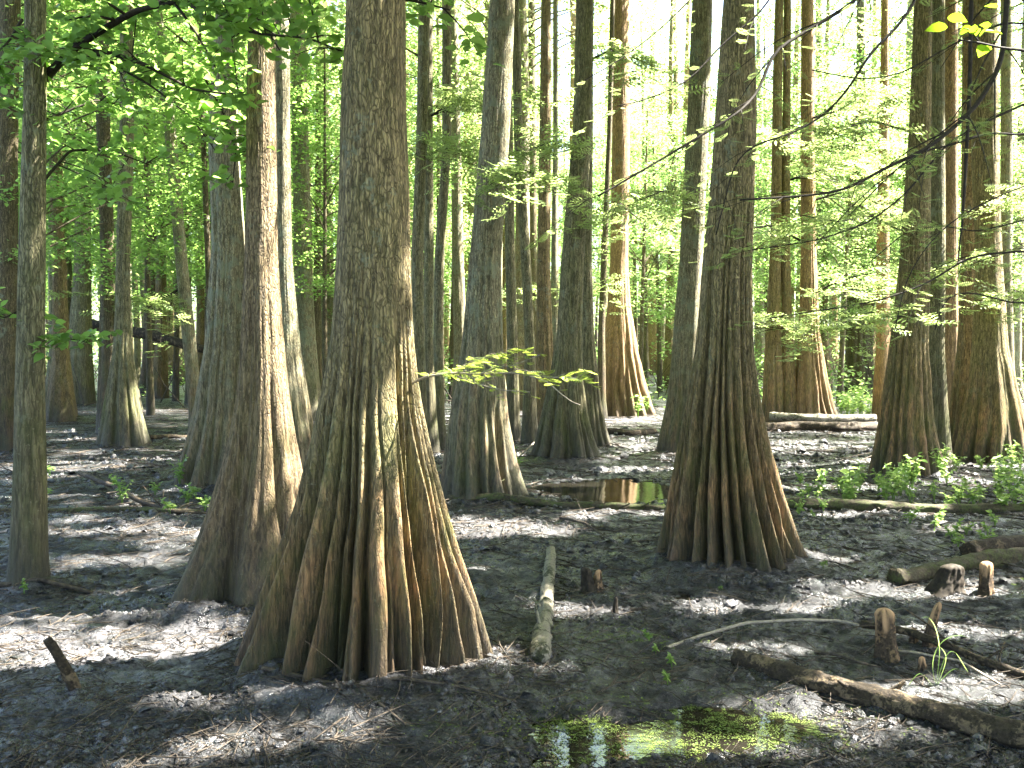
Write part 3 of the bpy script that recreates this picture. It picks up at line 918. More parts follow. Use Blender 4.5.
# ------------------------------------------------------------------ boughs hanging into the view from the right
def bough(parent, base, pts_px, d0, d1, r0, r1, mat_, name='branch', sides=7, twigs=10, tl=(0.15, 0.5), seed=0, fr=1.0, lsize=0.065, lmat=None, root=None, side=0, ends=1.0, tmpl=None, mir=False):
    """a limb along a line of sight points at distances d0..d1, with side twigs carrying feathery sprays"""
    rs = np.random.default_rng(seed)
    n = len(pts_px)
    pts = [at(px, py, d0 + (d1 - d0) * k / (n - 1)) for k, (px, py) in enumerate(pts_px)]
    if root is not None: pts = [np.asarray(root, float)] + pts
    pts = np.array(pts)
    mb = MB()
    rad = r1 + (r0 * (.55 if root is not None else 1) - r1) * (1 - np.linspace(0, 1, len(pts))) ** 1.2
    mb.tube(pts, rad, sides, rough=.1, seed=seed, sub=len(pts) * 8)
    s = np.concatenate([[0], np.cumsum(np.linalg.norm(np.diff(pts, axis=0), axis=1))])
    LP, LH, LS = [], [], []
    st = 0.25 if root is not None else 0.05
    for k in range(twigs):
        u = s[-1] * (st + (1 - st) * (k + rs.uniform(0, .8)) / max(twigs, 1))
        u = min(u, s[-1] * .99)
        p = np.array([np.interp(u, s, pts[:, c]) for c in range(3)])
        q = np.array([np.interp(min(u + .1, s[-1]), s, pts[:, c]) for c in range(3)])
        dr = q - p; dr /= np.linalg.norm(dr) + 1e-9
        sd = np.cross(dr, [0, 0, 1.0]); sd /= np.linalg.norm(sd) + 1e-9
        sg = 1 if k % 2 else -1
        v = dr * rs.uniform(.5, 1.0) + sd * sg * rs.uniform(.35, .9) + np.array([0, 0, rs.uniform(-.45, .15)])
        v /= np.linalg.norm(v)
        ln = rs.uniform(*tl)
        tp = [p, p + v * ln * .5 + np.array([0, 0, .02]), p + v * ln + np.array([0, 0, -.12 * ln])]
        rt = np.interp(u, s, rad) * .42
        mb.tube(tp, [rt, rt * .7, rt * .3], 4, sub=6)
        tp = np.array(tp)
        m = max(1, int(ln / .055 * fr))
        for w_ in range(m):
            t_ = rs.uniform(.15, 1)
            pp = tp[0] * (1 - t_) ** 2 + 2 * tp[1] * t_ * (1 - t_) + tp[2] * t_ ** 2
            s2 = np.cross(v, [0, 0, 1.0]); s2 /= np.linalg.norm(s2) + 1e-9
            h = v * rs.uniform(.3, 1.0) + s2 * rs.choice([-1, 1]) * rs.uniform(.3, 1.1) + np.array([0, 0, rs.uniform(-.3, .1)])
            LP.append(pp); LH.append(h); LS.append(lsize * rs.uniform(.6, 1.3))
    b = mb.build(name, mat_, parent, off=base)
    if LP and lmat:
        V, T = instances(tmpl or FROND, np.array(LP) - base, np.array(LS), tilt=.3, heading=np.array(LH), rs=rs)
        me = mesh('leaves', V, [T], lmat, False)
        link('leaves', me, b)
    return b


e, base, axis, d = AX['off0']
base = np.array(base)
top_r = [4.3, 5.4]


def rootz(z): return [np.interp(z, axis[0], axis[1]), np.interp(z, axis[0], axis[2]), z]


BG = dict(parent=e, base=base, mat_=M_TWIG, lmat=LF_CYP)
bough(pts_px=[(905,-70),(858,0),(815,26),(773,51),(759,92),(739,113),(690,142),(640,172),(598,196)], d0=5.2, d1=4.2, r0=.022, r1=.004, seed=1, twigs=34, tl=(.2,.65), fr=.9, root=rootz(4.6), **BG)
bough(pts_px=[(930,-60),(917,0),(895,30),(872,50),(848,90),(824,116),(790,135),(756,143),(735,160),(716,235)], d0=4.8, d1=4.4, r0=.016, r1=.003, seed=2, twigs=32, tl=(.15,.5), fr=.9, root=rootz(4.2), **BG)
bough(pts_px=[(1010,-40),(1002,65),(975,109),(927,150),(890,165),(845,191),(804,196),(740,200)], d0=4.6, d1=4.0, r0=.026, r1=.004, seed=3, twigs=36, tl=(.2,.6), fr=1.0, root=rootz(3.4), **BG)
bough(pts_px=[(1040,250),(971,255),(927,284),(879,301),(817,311),(770,318)], d0=5.0, d1=4.6, r0=.012, r1=.003, seed=4, twigs=28, tl=(.12,.5), fr=1.6, root=rootz(1.9), **BG)
bough(pts_px=[(1050,128),(1024,137),(992,131),(947,147),(920,150),(890,175),(850,215)], d0=5.0, d1=4.8, r0=.013, r1=.003, seed=5, twigs=22, tl=(.15,.4), fr=.8, root=rootz(2.7), **BG)
bough(pts_px=[(1045,95),(1000,115),(950,140),(905,195),(870,222),(820,240),(752,250)], d0=5.4, d1=4.9, r0=.014, r1=.003, seed=6, twigs=26, tl=(.2,.6), fr=1.3, root=rootz(2.9), **BG)
bough(pts_px=[(1045,300),(1016,305),(971,291),(945,295),(935,330)], d0=5.2, d1=5.0, r0=.010, r1=.003, seed=7, twigs=8, tl=(.1,.3), fr=.7, root=rootz(1.75), **BG)
bough(pts_px=[(800,-60),(765,10),(720,45),(690,82),(641,102),(617,106)], d0=5.6, d1=5.2, r0=.013, r1=.003, seed=8, twigs=14, tl=(.2,.5), fr=1.2, root=rootz(4.9), **BG)
bough(pts_px=[(1040,180),(1000,195),(960,215),(930,240),(905,280),(895,330)], d0=4.7, d1=4.5, r0=.008, r1=.002, seed=9, twigs=16, tl=(.15,.4), fr=.8, root=rootz(2.3), **BG)
bough(pts_px=[(1050,30),(1010,20),(960,40),(900,75),(860,80),(812,70)], d0=5.2, d1=5.0, r0=.011, r1=.003, seed=10, twigs=26, tl=(.2,.55), fr=1.2, root=rootz(3.4), **BG)
bough(pts_px=[(1045,215),(1005,225),(975,232),(940,225),(905,232),(870,262)], d0=6.4, d1=6.0, r0=.010, r1=.003, seed=12, twigs=16, tl=(.2,.6), fr=1.8, root=rootz(2.2), **BG)
bough(pts_px=[(735,-60),(700,-10),(660,30),(620,60),(585,80)], d0=6.6, d1=6.2, r0=.011, r1=.003, seed=13, twigs=14, tl=(.25,.6), fr=1.8, root=rootz(5.3), **BG)
# hanging vine
vb = at(966, 200, 4.9)
mb = MB()
mb.tube([at(974, -90, 4.9), at(971, 17, 4.9), at(970, 60, 4.88), at(969, 102, 4.9), at(966, 160, 4.92), at(963, 214, 4.9), at(958, 262, 4.9)], [.012, .011, .010, .009, .008, .006, .003], 7, rough=.2, sub=40)
o = mb.build('hanging_vine', M_TWIG)
tag(o, 'thin dark bare vine hanging straight down in front of the broad cypress at right', 'vine')

# ------------------------------------------------------------------ leafy limbs of the maple at left
e, base, axis, d = AX[6]


def leafy(pts_px, d0, d1, r0, r1, seed, twigs, tl, dens, parent, base, lmat=LF_BROAD, lsize=.078, mat_=M_TWIG, sides=7, root=None, pale=False):
    rs = np.random.default_rng(seed)
    n = len(pts_px)
    pts = [at(px, py, d0 + (d1 - d0) * k / max(n - 1, 1)) for k, (px, py) in enumerate(pts_px)]
    if root is not None: pts = [np.asarray(root)] + pts
    pts = np.array(pts)
    mb = MB()
    rad = np.linspace(r0, r1, len(pts))
    mb.tube(pts, rad, sides, rough=.1, seed=seed, sub=len(pts) * 7)
    s = np.concatenate([[0], np.cumsum(np.linalg.norm(np.diff(pts, axis=0), axis=1))])
    LP = []
    for k in range(twigs):
        u = s[-1] * (0.12 + .88 * (k + rs.uniform(0, .9)) / twigs)
        u = min(u, s[-1])
        p = np.array([np.interp(u, s, pts[:, c]) for c in range(3)])
        v = np.array([rs.normal(.2, .7), rs.normal(0, .7), rs.normal(-.05, .35)])
        v /= np.linalg.norm(v)
        ln = rs.uniform(*tl)
        q = p + v * ln
        mb.tube([p, .5 * (p + q) + np.array([0, 0, .04]), q], [r1 * 1.2, r1 * .9, r1 * .4], 4, sub=5)
        m = int(1.5 * dens * ln / .3)
        t_ = rs.uniform(.25, 1.1, m)[:, None]
        LP.append(p + v * ln * t_ + rs.normal(0, .05, (m, 3)) * [1, 1, .6])
    b = mb.build('branch', mat_, parent, off=base)
    LP = np.concatenate(LP)
    V, T = instances(LEAFO, LP - base, rs.uniform(lsize * .6, lsize * 1.25, len(LP)), tilt=.55, rs=rs)
    link('leaves', mesh('leaves', V, [T], lmat, False), b)
    return b


K = dict(parent=e, base=np.array(base))
leafy([(46,77),(66,55),(89,38),(137,10),(185,0),(240,-12)], 7.0, 6.0, .035, .009, 21, 16, (.25,.7), 16, **K)
leafy([(80,50),(105,52),(137,61),(165,75),(191,89),(225,94),(245,92)], 6.8, 6.2, .018, .004, 22, 12, (.25,.6), 14, **K)
leafy([(95,52),(120,68),(150,85),(190,116),(215,150)], 6.6, 6.4, .012, .003, 23, 10, (.25,.6), 14, **K)
leafy([(185,0),(205,17),(230,26),(260,34),(285,36),(308,38),(342,51)], 6.1, 5.4, .012, .004, 24, 17, (.2,.45), 14, **K)
leafy([(200,-30),(280,-20),(340,-12),(420,2),(450,10)], 5.8, 5.3, .014, .004, 25, 15, (.15,.4), 13, **K)
leafy([(45,120),(70,110),(95,100),(120,105)], 7.0, 7.4, .012, .004, 26, 9, (.25,.6), 14, **K)
leafy([(44,180),(70,150),(110,150),(150,165)], 7.0, 7.8, .012, .004, 27, 9, (.25,.7), 14, **K)
leafy([(22,20),(10,40),(-10,60)], 7.0, 6.6, .012, .004, 28, 7, (.25,.6), 14, **K)
leafy([(20,310),(5,318),(-15,312)], 7.0, 6.8, .008, .003, 29, 6, (.15,.35), 10, **K)
leafy([(45,335),(60,338),(78,340),(88,343)], 7.0, 6.6, .006, .002, 30, 7, (.08,.2), 16, lsize=.075, **K)
leafy([(200,70),(222,110),(236,150),(232,190)], 6.6, 6.8, .008, .003, 32, 10, (.15,.35), 15, **K)
# yellow green leaf cluster hanging close to the camera at top right
e0, b0, _, _ = AX['off0']
leafy([(1060,60),(1024,50),(1000,48),(978,42),(960,40)], 2.9, 2.75, .006, .002, 31, 5, (.02,.1), 22, lmat=LF_LIME, lsize=.05, parent=e0, base=np.array(b0), root=[2.2, 3.2, 2.9])

# spray of needles growing from the biggest tree
e, base, axis, d = AX[0]
bb = np.array(base)
KW = dict(parent=e, base=bb, mat_=M_TWIGP, lmat=LF_YEL, name='twig')
bough(pts_px=[(411,384),(424,377),(450,373),(480,374),(515,373),(545,377),(575,378),(588,372)], d0=5.15, d1=4.6, r0=.007, r1=.002, seed=41, twigs=16, tl=(.05,.18), fr=3.0, lsize=.06, **KW)
bough(pts_px=[(480,374),(495,368),(515,365),(532,358),(540,355)], d0=4.9, d1=4.7, r0=.004, r1=.0015, seed=42, twigs=7, tl=(.04,.1), fr=2.5, lsize=.05, **KW)
bough(pts_px=[(530,376),(548,382),(560,393),(572,402),(580,405)], d0=4.75, d1=4.6, r0=.004, r1=.002, seed=43, twigs=1, tl=(.02,.05), fr=1, lsize=.03, **KW)
bough(pts_px=[(455,373),(470,362),(490,356),(507,352)], d0=5.0, d1=4.85, r0=.004, r1=.0015, seed=44, twigs=11, tl=(.06,.16), fr=3.2, lsize=.065, **KW)
bough(pts_px=[(455,375),(478,384),(500,390),(530,392)], d0=5.0, d1=4.7, r0=.004, r1=.0015, seed=45, twigs=6, tl=(.04,.1), fr=2.0, lsize=.05, **KW)

# sprays of cypress on the trees to the right: bright flat layers in the middle distance
for (ti, rows, dd, sd) in [
    (34, [(803,300),(830,285),(860,275),(895,270)], -1.5, 62),
    (34, [(800,240),(770,225),(735,232),(700,245)], -2.0, 63), (34, [(815,200),(850,190),(880,205),(905,200)], -1.8, 64),
    (34, [(800,330),(780,322),(770,318)], -1.2, 65), (38, [(900,230),(870,215),(840,222),(800,215)], -1.5, 66),
    (38, [(905,130),(870,120),(830,135),(790,125)], -1.5, 67), (42, [(1000,200),(1020,195),(1040,190)], -1.0, 68),
    (42, [(978,255),(960,262),(930,270),(910,262)], -1.2, 69), (34, [(806,120),(840,110),(870,90),(890,95)], -1.5, 70),
    (30, [(690,200),(665,190),(640,200)], -1.2, 72),
    (28, [(615,200),(640,220),(670,215)], -2.5, 73), (36, [(862,280),(880,258),(895,262)], -2, 74), (38, [(895,318),(870,312),(845,322)], -1.2, 75),
    (25, [(585,150),(555,140),(530,150)], -1.0, 76), (20, [(500,180),(525,170),(545,178)], -1.0, 77), (16, [(428,118),(440,110),(460,100),(475,98)], -.6, 78),
    (16, [(428,160),(436,150),(452,148)], -.6, 79), (26, [(590,60),(610,50),(640,60)], -1.5, 80), (33, [(790,180),(820,170),(850,160)], -1.5, 81),
    (28, [(612,290),(590,280),(560,290)], -2, 84),
    (34, [(812,150),(845,145),(880,155)], -2.5, 85), (42, [(1000,300),(1015,290),(1035,296)], -1, 86), (12, [(178,290),(160,300),(140,296)], -1, 87)]:
    e, base, axis, d = AX[ti]
    k_ = d / 12.0
    bough(e, np.array(base), rows, d, d + dd, .016 * k_, .005, M_TWIG, seed=sd, twigs=int(20), tl=(.35 * k_, 1.1 * k_), fr=.75 / k_, lsize=.23 * k_ ** .5, lmat=LF_CYP, tmpl=FRONDS, sides=5)

# ------------------------------------------------------------------ the forest behind
def bg_variant(seed, H, zb, R, nclump, nleaf, size, lm, bm, tr, flare, gro, lean=0.0, tmpl=LEAFQ, crad=(.5, 1.1)):
    pr = [(0, 0, tr * flare), (.7, 0, tr * (1 + (flare - 1) * .55)), (1.6, 0.02, tr * (1 + (flare - 1) * .15)), (3, .05 * lean, tr), (8, .3 * lean, tr * .85), (H, lean, tr * .3)]
    me, base, top, axis = trunk_mesh('trunk', pr, bm, 0.0, seed, 28, 34, H, gro, .22 if gro else 0, .03)
    e = empty('cypress_tree')
    link('trunk', me, e)
    c = crown(e, np.zeros(3), axis, zb, H + .5, R, nclump, nleaf, size, lm, seed, cull=False, crad=crad, limbs=12, limb_r=.03, tmpl=tmpl)
    return e


def copy_tree(o, loc, rz, s=1.0):
    r = o.copy(); C.objects.link(r)
    r.location = loc; r.rotation_euler = (0, 0, rz); r.scale = (s, s, s)
    for ch in list(o.children):
        c = ch.copy(); C.objects.link(c); c.parent = r
    return r


VAR = [
 bg_variant(701, 19, 4.5, 2.6, 85, 80, .13, LF_FAR, MB_BROWN, .17, 2.4, 9),
 bg_variant(702, 20, 6.5, 2.4, 70, 80, .13, LF_FAR, MB_ORANGE, .2, 2.8, 11, .3),
 bg_variant(703, 21, 8.0, 2.8, 70, 80, .14, LF_CYP, MB_GREY, .22, 2.2, 9, -.3),
 bg_variant(704, 17, 5.5, 2.4, 70, 80, .13, LF_FAR, MB_DARK, .12, 1.8, 0, .5),
 bg_variant(705, 20, 3.8, 2.8, 130, 80, .12, LF_BROAD, MB_GREEN, .13, 1.4, 0, -.6),
]
used = [False] * len(VAR)
gone = 0
BG_N = 0


def ok_spot(x, y, m):
    for (a, b, r) in TREE_BASES:
        if (a - x) ** 2 + (b - y) ** 2 < (m + r) ** 2: return False
    return True


rs = np.random.default_rng(55)
placed = []
tries = 0
while len(placed) < 210 and tries < 9000:
    tries += 1
    y = 30 + 62 * rs.uniform() ** 1.1
    x = rs.uniform(-.62, .62) * y
    # thinner around the bright opening right of the centre
    if -.10 < x / y < .28 and y < 50 and rs.uniform() < .55: continue
    if not ok_spot(x, y, 1.2): continue
    if any((a - x) ** 2 + (b - y) ** 2 < 1.6 ** 2 for a, b in placed): continue
    placed.append((x, y))
mids = 0; tries = 0
while mids < 20 and tries < 5000:
    tries += 1
    y = rs.uniform(21, 34)
    x = rs.uniform(-.56, .06) * y
    if (.07 < x / y < .17 or .26 < x / y < .37) or not ok_spot(x, y, .9): continue
    if any((a - x) ** 2 + (b - y) ** 2 < .9 ** 2 for a, b in placed): continue
    placed.append((x, y)); mids += 1
for (x, y) in placed:
    k = int(rs.integers(0, 4)) if x > -6 and y > 34 else int(rs.choice([0, 2, 2, 3])) if y <= 34 else int(rs.choice([0, 3, 4, 4, 2]))
    o = VAR[k] if not used[k] else None
    if o is None: o = copy_tree(VAR[k], (x, y, 0), rs.uniform(0, 6.28), rs.uniform(.85, 1.2) * (.8 if y < 34 else 1))
    else:
        used[k] = True
        o.location = (x, y, 0)
    tag(o, 'slim background tree in the sunlit wood beyond the big buttressed trunks', 'tree', 'slim trees of the far wood')
for k, u in enumerate(used):
    if not u: VAR[k].location = (-40 + k, 80, 0)

# bright understory trees in the middle distance
def under_variant(seed, H, zb, R, nclump, nleaf, size, lm, bm=MB_DARK):
    pr = [(0, 0, .09), (1, .03, .065), (3, .1, .055), (H, .3, .02)]
    me, base, top, axis = trunk_mesh('trunk', pr, bm, 0.0, seed, 14, 24, H, 0, 0, .03)
    e = empty('understory_tree')
    link('trunk', me, e)
    crown(e, np.zeros(3), axis, zb, H + .3, R, nclump, nleaf, size, lm, seed, cull=False, crad=(.35, .9), limbs=14, limb_r=.02, tmpl=LEAF2, thick=.08)
    return e


UV = [under_variant(801, 9, 2.6, 2.6, 95, 100, .09, LF_BROAD), under_variant(802, 8, 2.2, 2.4, 85, 95, .09, LF_FAR),
      under_variant(803, 11, 3.5, 2.6, 100, 100, .09, LF_BROAD), under_variant(804, 7, 1.8, 2.2, 70, 95, .09, LF_FAR)]
uspots = [  # (pixel x, distance, variant, scale)
 (30, 17, 0, 1.0), (100, 20, 2, 1.1), (150, 24, 0, 1.2), (215, 20, 2, 1.1), (175, 30, 1, 1.3), (60, 27, 2, 1.2), (250, 28, 0, 1.2), (10, 24, 2, 1.2), (310, 30, 1, 1.2),
 (325, 22, 0, .9), (-20, 19, 2, 1.1), (120, 34, 0, 1.3), (200, 36, 2, 1.3), (400, 34, 1, 1.2), (450, 40, 3, 1.3), (500, 33, 1, 1.1), (640, 30, 1, 1.1), (660, 36, 3, 1.3),
 (740, 32, 1, 1.2), (840, 29, 1, 1.2), (850, 36, 0, 1.3), (800, 38, 3, 1.4), (700, 42, 0, 1.4), (900, 34, 3, 1.3), (1000, 27, 1, 1.1), (960, 36, 0, 1.3), (1020, 36, 3, 1.3),
 (560, 42, 3, 1.3), (600, 50, 1, 1.5), (280, 44, 0, 1.4), (40, 40, 1, 1.4), (90, 50, 0, 1.5), (1040, 24, 1, 1.0), (350, 46, 2, 1.4), (480, 52, 0, 1.5), (870, 48, 1, 1.5), (940, 50, 0, 1.5), (770, 52, 1, 1.5)]
rs = np.random.default_rng(77)
uu = [False] * 4
for (px, dd, v, s) in uspots:
    x = (px - 512) / F * dd
    if not uu[v]:
        o = UV[v]; uu[v] = True; o.location = (x, dd, 0); o.scale = (s, s, s)
    else:
        o = copy_tree(UV[v], (x, dd, 0), rs.uniform(0, 6.28), s)
    tag(o, 'small leafy understory tree with a thin crooked stem among the bigger trunks', 'tree', 'leafy understory trees')

# the far wood that reads as one mass
mb = MB()
rs = np.random.default_rng(99)
n = 260
y = rs.uniform(92, 125, n); x = rs.uniform(-.75, .75, n) * y
for k in range(n):
    h = rs.uniform(16, 24); r = rs.uniform(.12, .3)
    mb.tube([[x[k], y[k], -.2], [x[k] + rs.normal(0, .2), y[k], 2.5], [x[k] + rs.normal(0, .5), y[k], h]], [r * 2, r, r * .4], 6, cap=False)
o = mb.build('far_wood', M_STICK)
tag(o, kind='stuff')
n = 3400
y = rs.uniform(88, 128, n); x = rs.uniform(-.75, .75, n) * y
z = np.where(rs.uniform(size=n) < .25, rs.uniform(.3, 4, n), 3 + 21 * rs.uniform(0, 1, n) ** 1.4)
cc = np.stack([x, y, z], 1)
P = clump_leaves(cc, 34, rs.uniform(.8, 1.9, n), .3, rs)
V, T = instances(LEAFQ, P, rs.uniform(.25, .45, len(P)), tilt=.6, rs=rs)
link('far_foliage', mesh('far_foliage', V, [T], LF_FAR, False))
tag(bpy.data.objects['far_foliage'], kind='stuff')

# low undergrowth between the far trunks
n = 1500
y = 27 + 60 * rs.uniform(0, 1, n) ** .8; x = rs.uniform(-.65, .65, n) * y
dn = fbm(x * .12, y * .12, 0, 3, 8)
keep = dn > -.25
x, y = x[keep], y[keep]
cc = np.stack([x, y, rs.uniform(.1, 1.5, len(x)) ** 1.2], 1)
P = clump_leaves(cc, 46, rs.uniform(.5, 1.1, len(x)), .2, rs)
P[:, 2] = np.maximum(P[:, 2], .03)
V, T = instances(LEAFQ, P, rs.uniform(.1, .2, len(P)), tilt=.6, rs=rs)
o = link('undergrowth', mesh('undergrowth', V, [T], LF_FAR, False))
tag(o, kind='stuff')
mb = MB()
for k in range(900):
    y_ = rs.uniform(26, 70); x_ = rs.uniform(-.6, .6) * y_
    a = rs.uniform(0, 6.28); l = rs.uniform(.5, 2.2); el = rs.uniform(.0, 1.2)
    q = np.array([x_, y_, 0]) + l * np.array([math.cos(a) * math.cos(el), math.sin(a) * math.cos(el), math.sin(el)])
    mb.tube([[x_, y_, -.02], (np.array([x_, y_, 0]) + q) / 2 + rs.normal(0, .08, 3), q], [.02, .014, .005], 4, cap=False)
o = mb.build('brushwood', M_STICK)
tag(o, kind='stuff')

# ------------------------------------------------------------------ ground
WATER = -0.03
BASIN = []
for a in [(650, 735, 260, 52), (570, 727, 110, 34), (750, 722, 170, 42), (625, 486, 120, 26), (560, 487, 70, 14), (700, 705, 60, 12), (860, 505, 60, 8), (560, 760, 120, 20)]:
    c = gnd(a[0], a[1]); p, q = gnd(a[0], a[1] - a[3] / 2), gnd(a[0], a[1] + a[3] / 2)
    BASIN.append((c[0], c[1], a[2] / F * c[1] / 2, abs(p[1] - q[1]) / 2))


def ground_z(x, y):
    x = np.asarray(x, float); y = np.asarray(y, float)
    z = 0.022 * fbm(x * .6, y * .6, 0, 3, 11) + 0.012 * fbm(x * 2.6, y * 2.6, 0, 4, 12)
    near = 1 - sstep(14, 30, y)
    z = z + near * (0.022 * np.abs(fbm(x * 7, y * 7, 0, 4, 13)) + 0.012 * fbm(x * 20, y * 20, 0, 3, 14))
    for (a, b, rx, ry) in BASIN:
        z = z - 0.075 * np.exp(-(((x - a) / rx) ** 2 + ((y - b) / ry) ** 2))
    for (a, b, r) in TREE_BASES:
        if b < 20: z = z + (0.05 + .035 * vn(x * 5, y * 5, 0, 66)) * np.exp(-np.maximum(np.hypot(x - a, y - b) - r, 0) / .18)
    return z


def axis_coords(fine0, fine1, step, lim0, lim1, grow):
    c = list(np.arange(fine0, fine1, step))
    s = step; v = c[-1]
    while v < lim1: s *= grow; v += s; c.append(v)
    s = step; v = c[0]; pre = []
    while v > lim0: s *= grow; v -= s; pre.append(v)
    return np.array(pre[::-1] + c)


gx_ = axis_coords(-3.6, 4.6, .021, -400, 400, 1.045)
gy_ = axis_coords(3.7, 9.5, .019, -60, 600, 1.028)
GX, GY = np.meshgrid(gx_, gy_)
GZ = ground_z(GX, GY)
GZ = np.where(GY > 60, GZ * 0 + GZ, GZ)
nx, ny = len(gx_), len(gy_)
V = np.stack([GX, GY, GZ], -1).reshape(-1, 3)
i = np.arange(ny - 1)[:, None] * nx; j = np.arange(nx - 1)[None]
Q = np.stack([i + j, i + j + 1, i + nx + j + 1, i + nx + j], -1).reshape(-1, 4)
dry_sun = sstep(-.05, .5, fbm(GX * .5, GY * .9, 0, 5, 41)) * (.2 + .35 * sstep(7, 13, GY))  # random dry mud, painted paler farther off for the sunlit ground there
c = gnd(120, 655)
dry_sun = np.maximum(dry_sun, .95 * np.exp(-((GX - c[0]) / 1.3) ** 2 - ((GY - c[1]) / .6) ** 2))  # sun patch at left painted into the mud colour
dry_sun *= sstep(WATER, WATER + .03, GZ)
o = link('ground', mesh('ground', V, [Q], M_MUD, True, {'dry_sun': dry_sun.ravel()}))
tag(o, kind='structure')
wv = np.array([[-30, 2, WATER], [30, 2, WATER], [30, 45, WATER], [-30, 45, WATER]])
o = link('water', mesh('water', wv, [np.array([[0, 1, 2, 3]])], mw, False))
tag(o, kind='structure')

# algae floating on the pools
rs = np.random.default_rng(5)
n = 150000
c = gnd(670, 728)
x = c[0] + rs.uniform(-1, 1, n) * .85; y = c[1] + rs.uniform(-1, 1, n) * .42
keep = (fbm(x * 3.2, y * 4, 0, 4, 77) + 1.3 * fbm(x * 30, y * 38, 0, 4, 78) + rs.normal(0, .7, n) > .85) & (((x - c[0]) / .8) ** 2 + ((y - c[1]) / .36) ** 2 < 1)
x, y = x[keep], y[keep]
gzz = ground_z(x, y)
k_ = gzz < WATER + .014
x, y, gzz = x[k_], y[k_], gzz[k_]
P = np.stack([x, y, np.maximum(gzz, WATER) + .003], 1)
V, T = instances(LEAFQ, P, rs.uniform(.0035, .008, len(P)), tilt=.12, rs=rs, width=1.5)
c2 = gnd(650, 640)
x = np.concatenate([c2[0] + rs.normal(0, .2, 2500), c[0] + rs.normal(0, .5, 9000)]); y = np.concatenate([c2[1] + rs.normal(0, .16, 2500), c[1] + rs.normal(0, .22, 9000)])
k_ = fbm(x * 7, y * 9, 0, 3, 79) > .1
x, y = x[k_], y[k_]
P2 = np.stack([x, y, np.maximum(ground_z(x, y), WATER) + .004], 1)
V2, T2 = instances(LEAFQ, P2, rs.uniform(.005, .013, len(P2)), tilt=.3, rs=rs, width=1.5)
o = link('floating_algae', mesh('floating_algae', np.vstack([V, V2]), [np.vstack([T, T2 + len(V)])], M_ALGAE, False))
tag(o, kind='stuff')

# litter: dead leaves and bits of stick over the mud
rs = np.random.default_rng(6)
n = 90000
y = 3.6 + 26 * rs.uniform(0, 1, n) ** 2.0; x = rs.uniform(-.6, .6, n) * (y + 1)
keep = fbm(x * 1.1, y * 1.1, 0, 3, 21) > -.25
x, y = x[keep], y[keep]
P = np.stack([x, y, ground_z(x, y) + .004], 1)
keep = P[:, 2] > WATER + .004
P = P[keep]
V, T = instances(LEAFQ, P, rs.uniform(.008, .028, len(P)) * np.clip(P[:, 1] / 7, .8, 1.8), tilt=.45, rs=rs, width=1.1)
o = link('leaf_litter', mesh('leaf_litter', V, [T], M_LITTER, False))
tag(o, kind='stuff')
n = 42000
y = 3.6 + 16 * rs.uniform(0, 1, n) ** 1.7; x = rs.uniform(-.6, .6, n) * (y + 1)
keep = fbm(x * 1.7, y * 1.7, 0, 3, 35) > -.2
x, y = x[keep], y[keep]
P = np.stack([x, y, ground_z(x, y)], 1)
P = P[P[:, 2] > WATER - .002]
ico = np.array([[1, 0, 0], [.3, .95, 0], [-.8, .6, 0], [-.8, -.6, 0], [.3, -.95, 0], [.5, .1, .7], [-.4, .45, .75], [-.2, -.5, .6]])
icf = np.array([[0, 1, 5], [1, 2, 6], [1, 6, 5], [2, 3, 6], [3, 7, 6], [3, 4, 7], [4, 0, 5], [4, 5, 7], [5, 6, 7]])
sz = (.004 + rs.gamma(1.6, .0055, len(P))) * np.clip(P[:, 1] / 7, .8, 2)
ico_j = ico
V, T = instances((ico_j[:, [0, 1, 2]], icf), P, sz, tilt=.35, rs=rs)
V = V + rs.normal(0, 1, V.shape) * np.repeat(sz, len(ico))[:, None] * .16
o = link('mud_clods', mesh('mud_clods', V, [T], M_MUD, False, {'dry_sun': np.repeat(rs.uniform(0, 1, len(P)) ** 2.2 * .8, len(ico))}))
tag(o, kind='stuff')
mb = MB()
n = 14000
y = 3.6 + 24 * rs.uniform(0, 1, n) ** 1.8; x = rs.uniform(-.6, .6, n) * (y + 1)
gz = ground_z(x, y)
for k in range(n):
    if gz[k] < WATER: continue
    a = rs.uniform(0, PI); l = rs.gamma(2.0, .035) + .02; l *= np.clip(y[k] / 6, 1, 2.2)
    dx, dy = math.cos(a) * l, math.sin(a) * l
    rz = rs.uniform(-.2, .35) * l if rs.uniform() < .35 else rs.uniform(-.05, .08) * l
    r = rs.uniform(.0012, .004) * np.clip(y[k] / 6, 1, 2.2)
    mb.tube([[x[k] - dx, y[k] - dy, gz[k] + .002], [x[k] + rs.normal(0, .15) * l, y[k] + rs.normal(0, .15) * l, gz[k] + .006 + max(rz, 0) * .5], [x[k] + dx, y[k] + dy, gz[k] + .006 + max(rz, 0)]], [r, r, r * .5], 3, cap=False)
o = mb.build('scattered_twigs', M_STICK)
tag(o, kind='stuff')


# ------------------------------------------------------------------ logs, branches, knees
def gz1(x, y): return float(ground_z(np.array([x]), np.array([y]))[0])


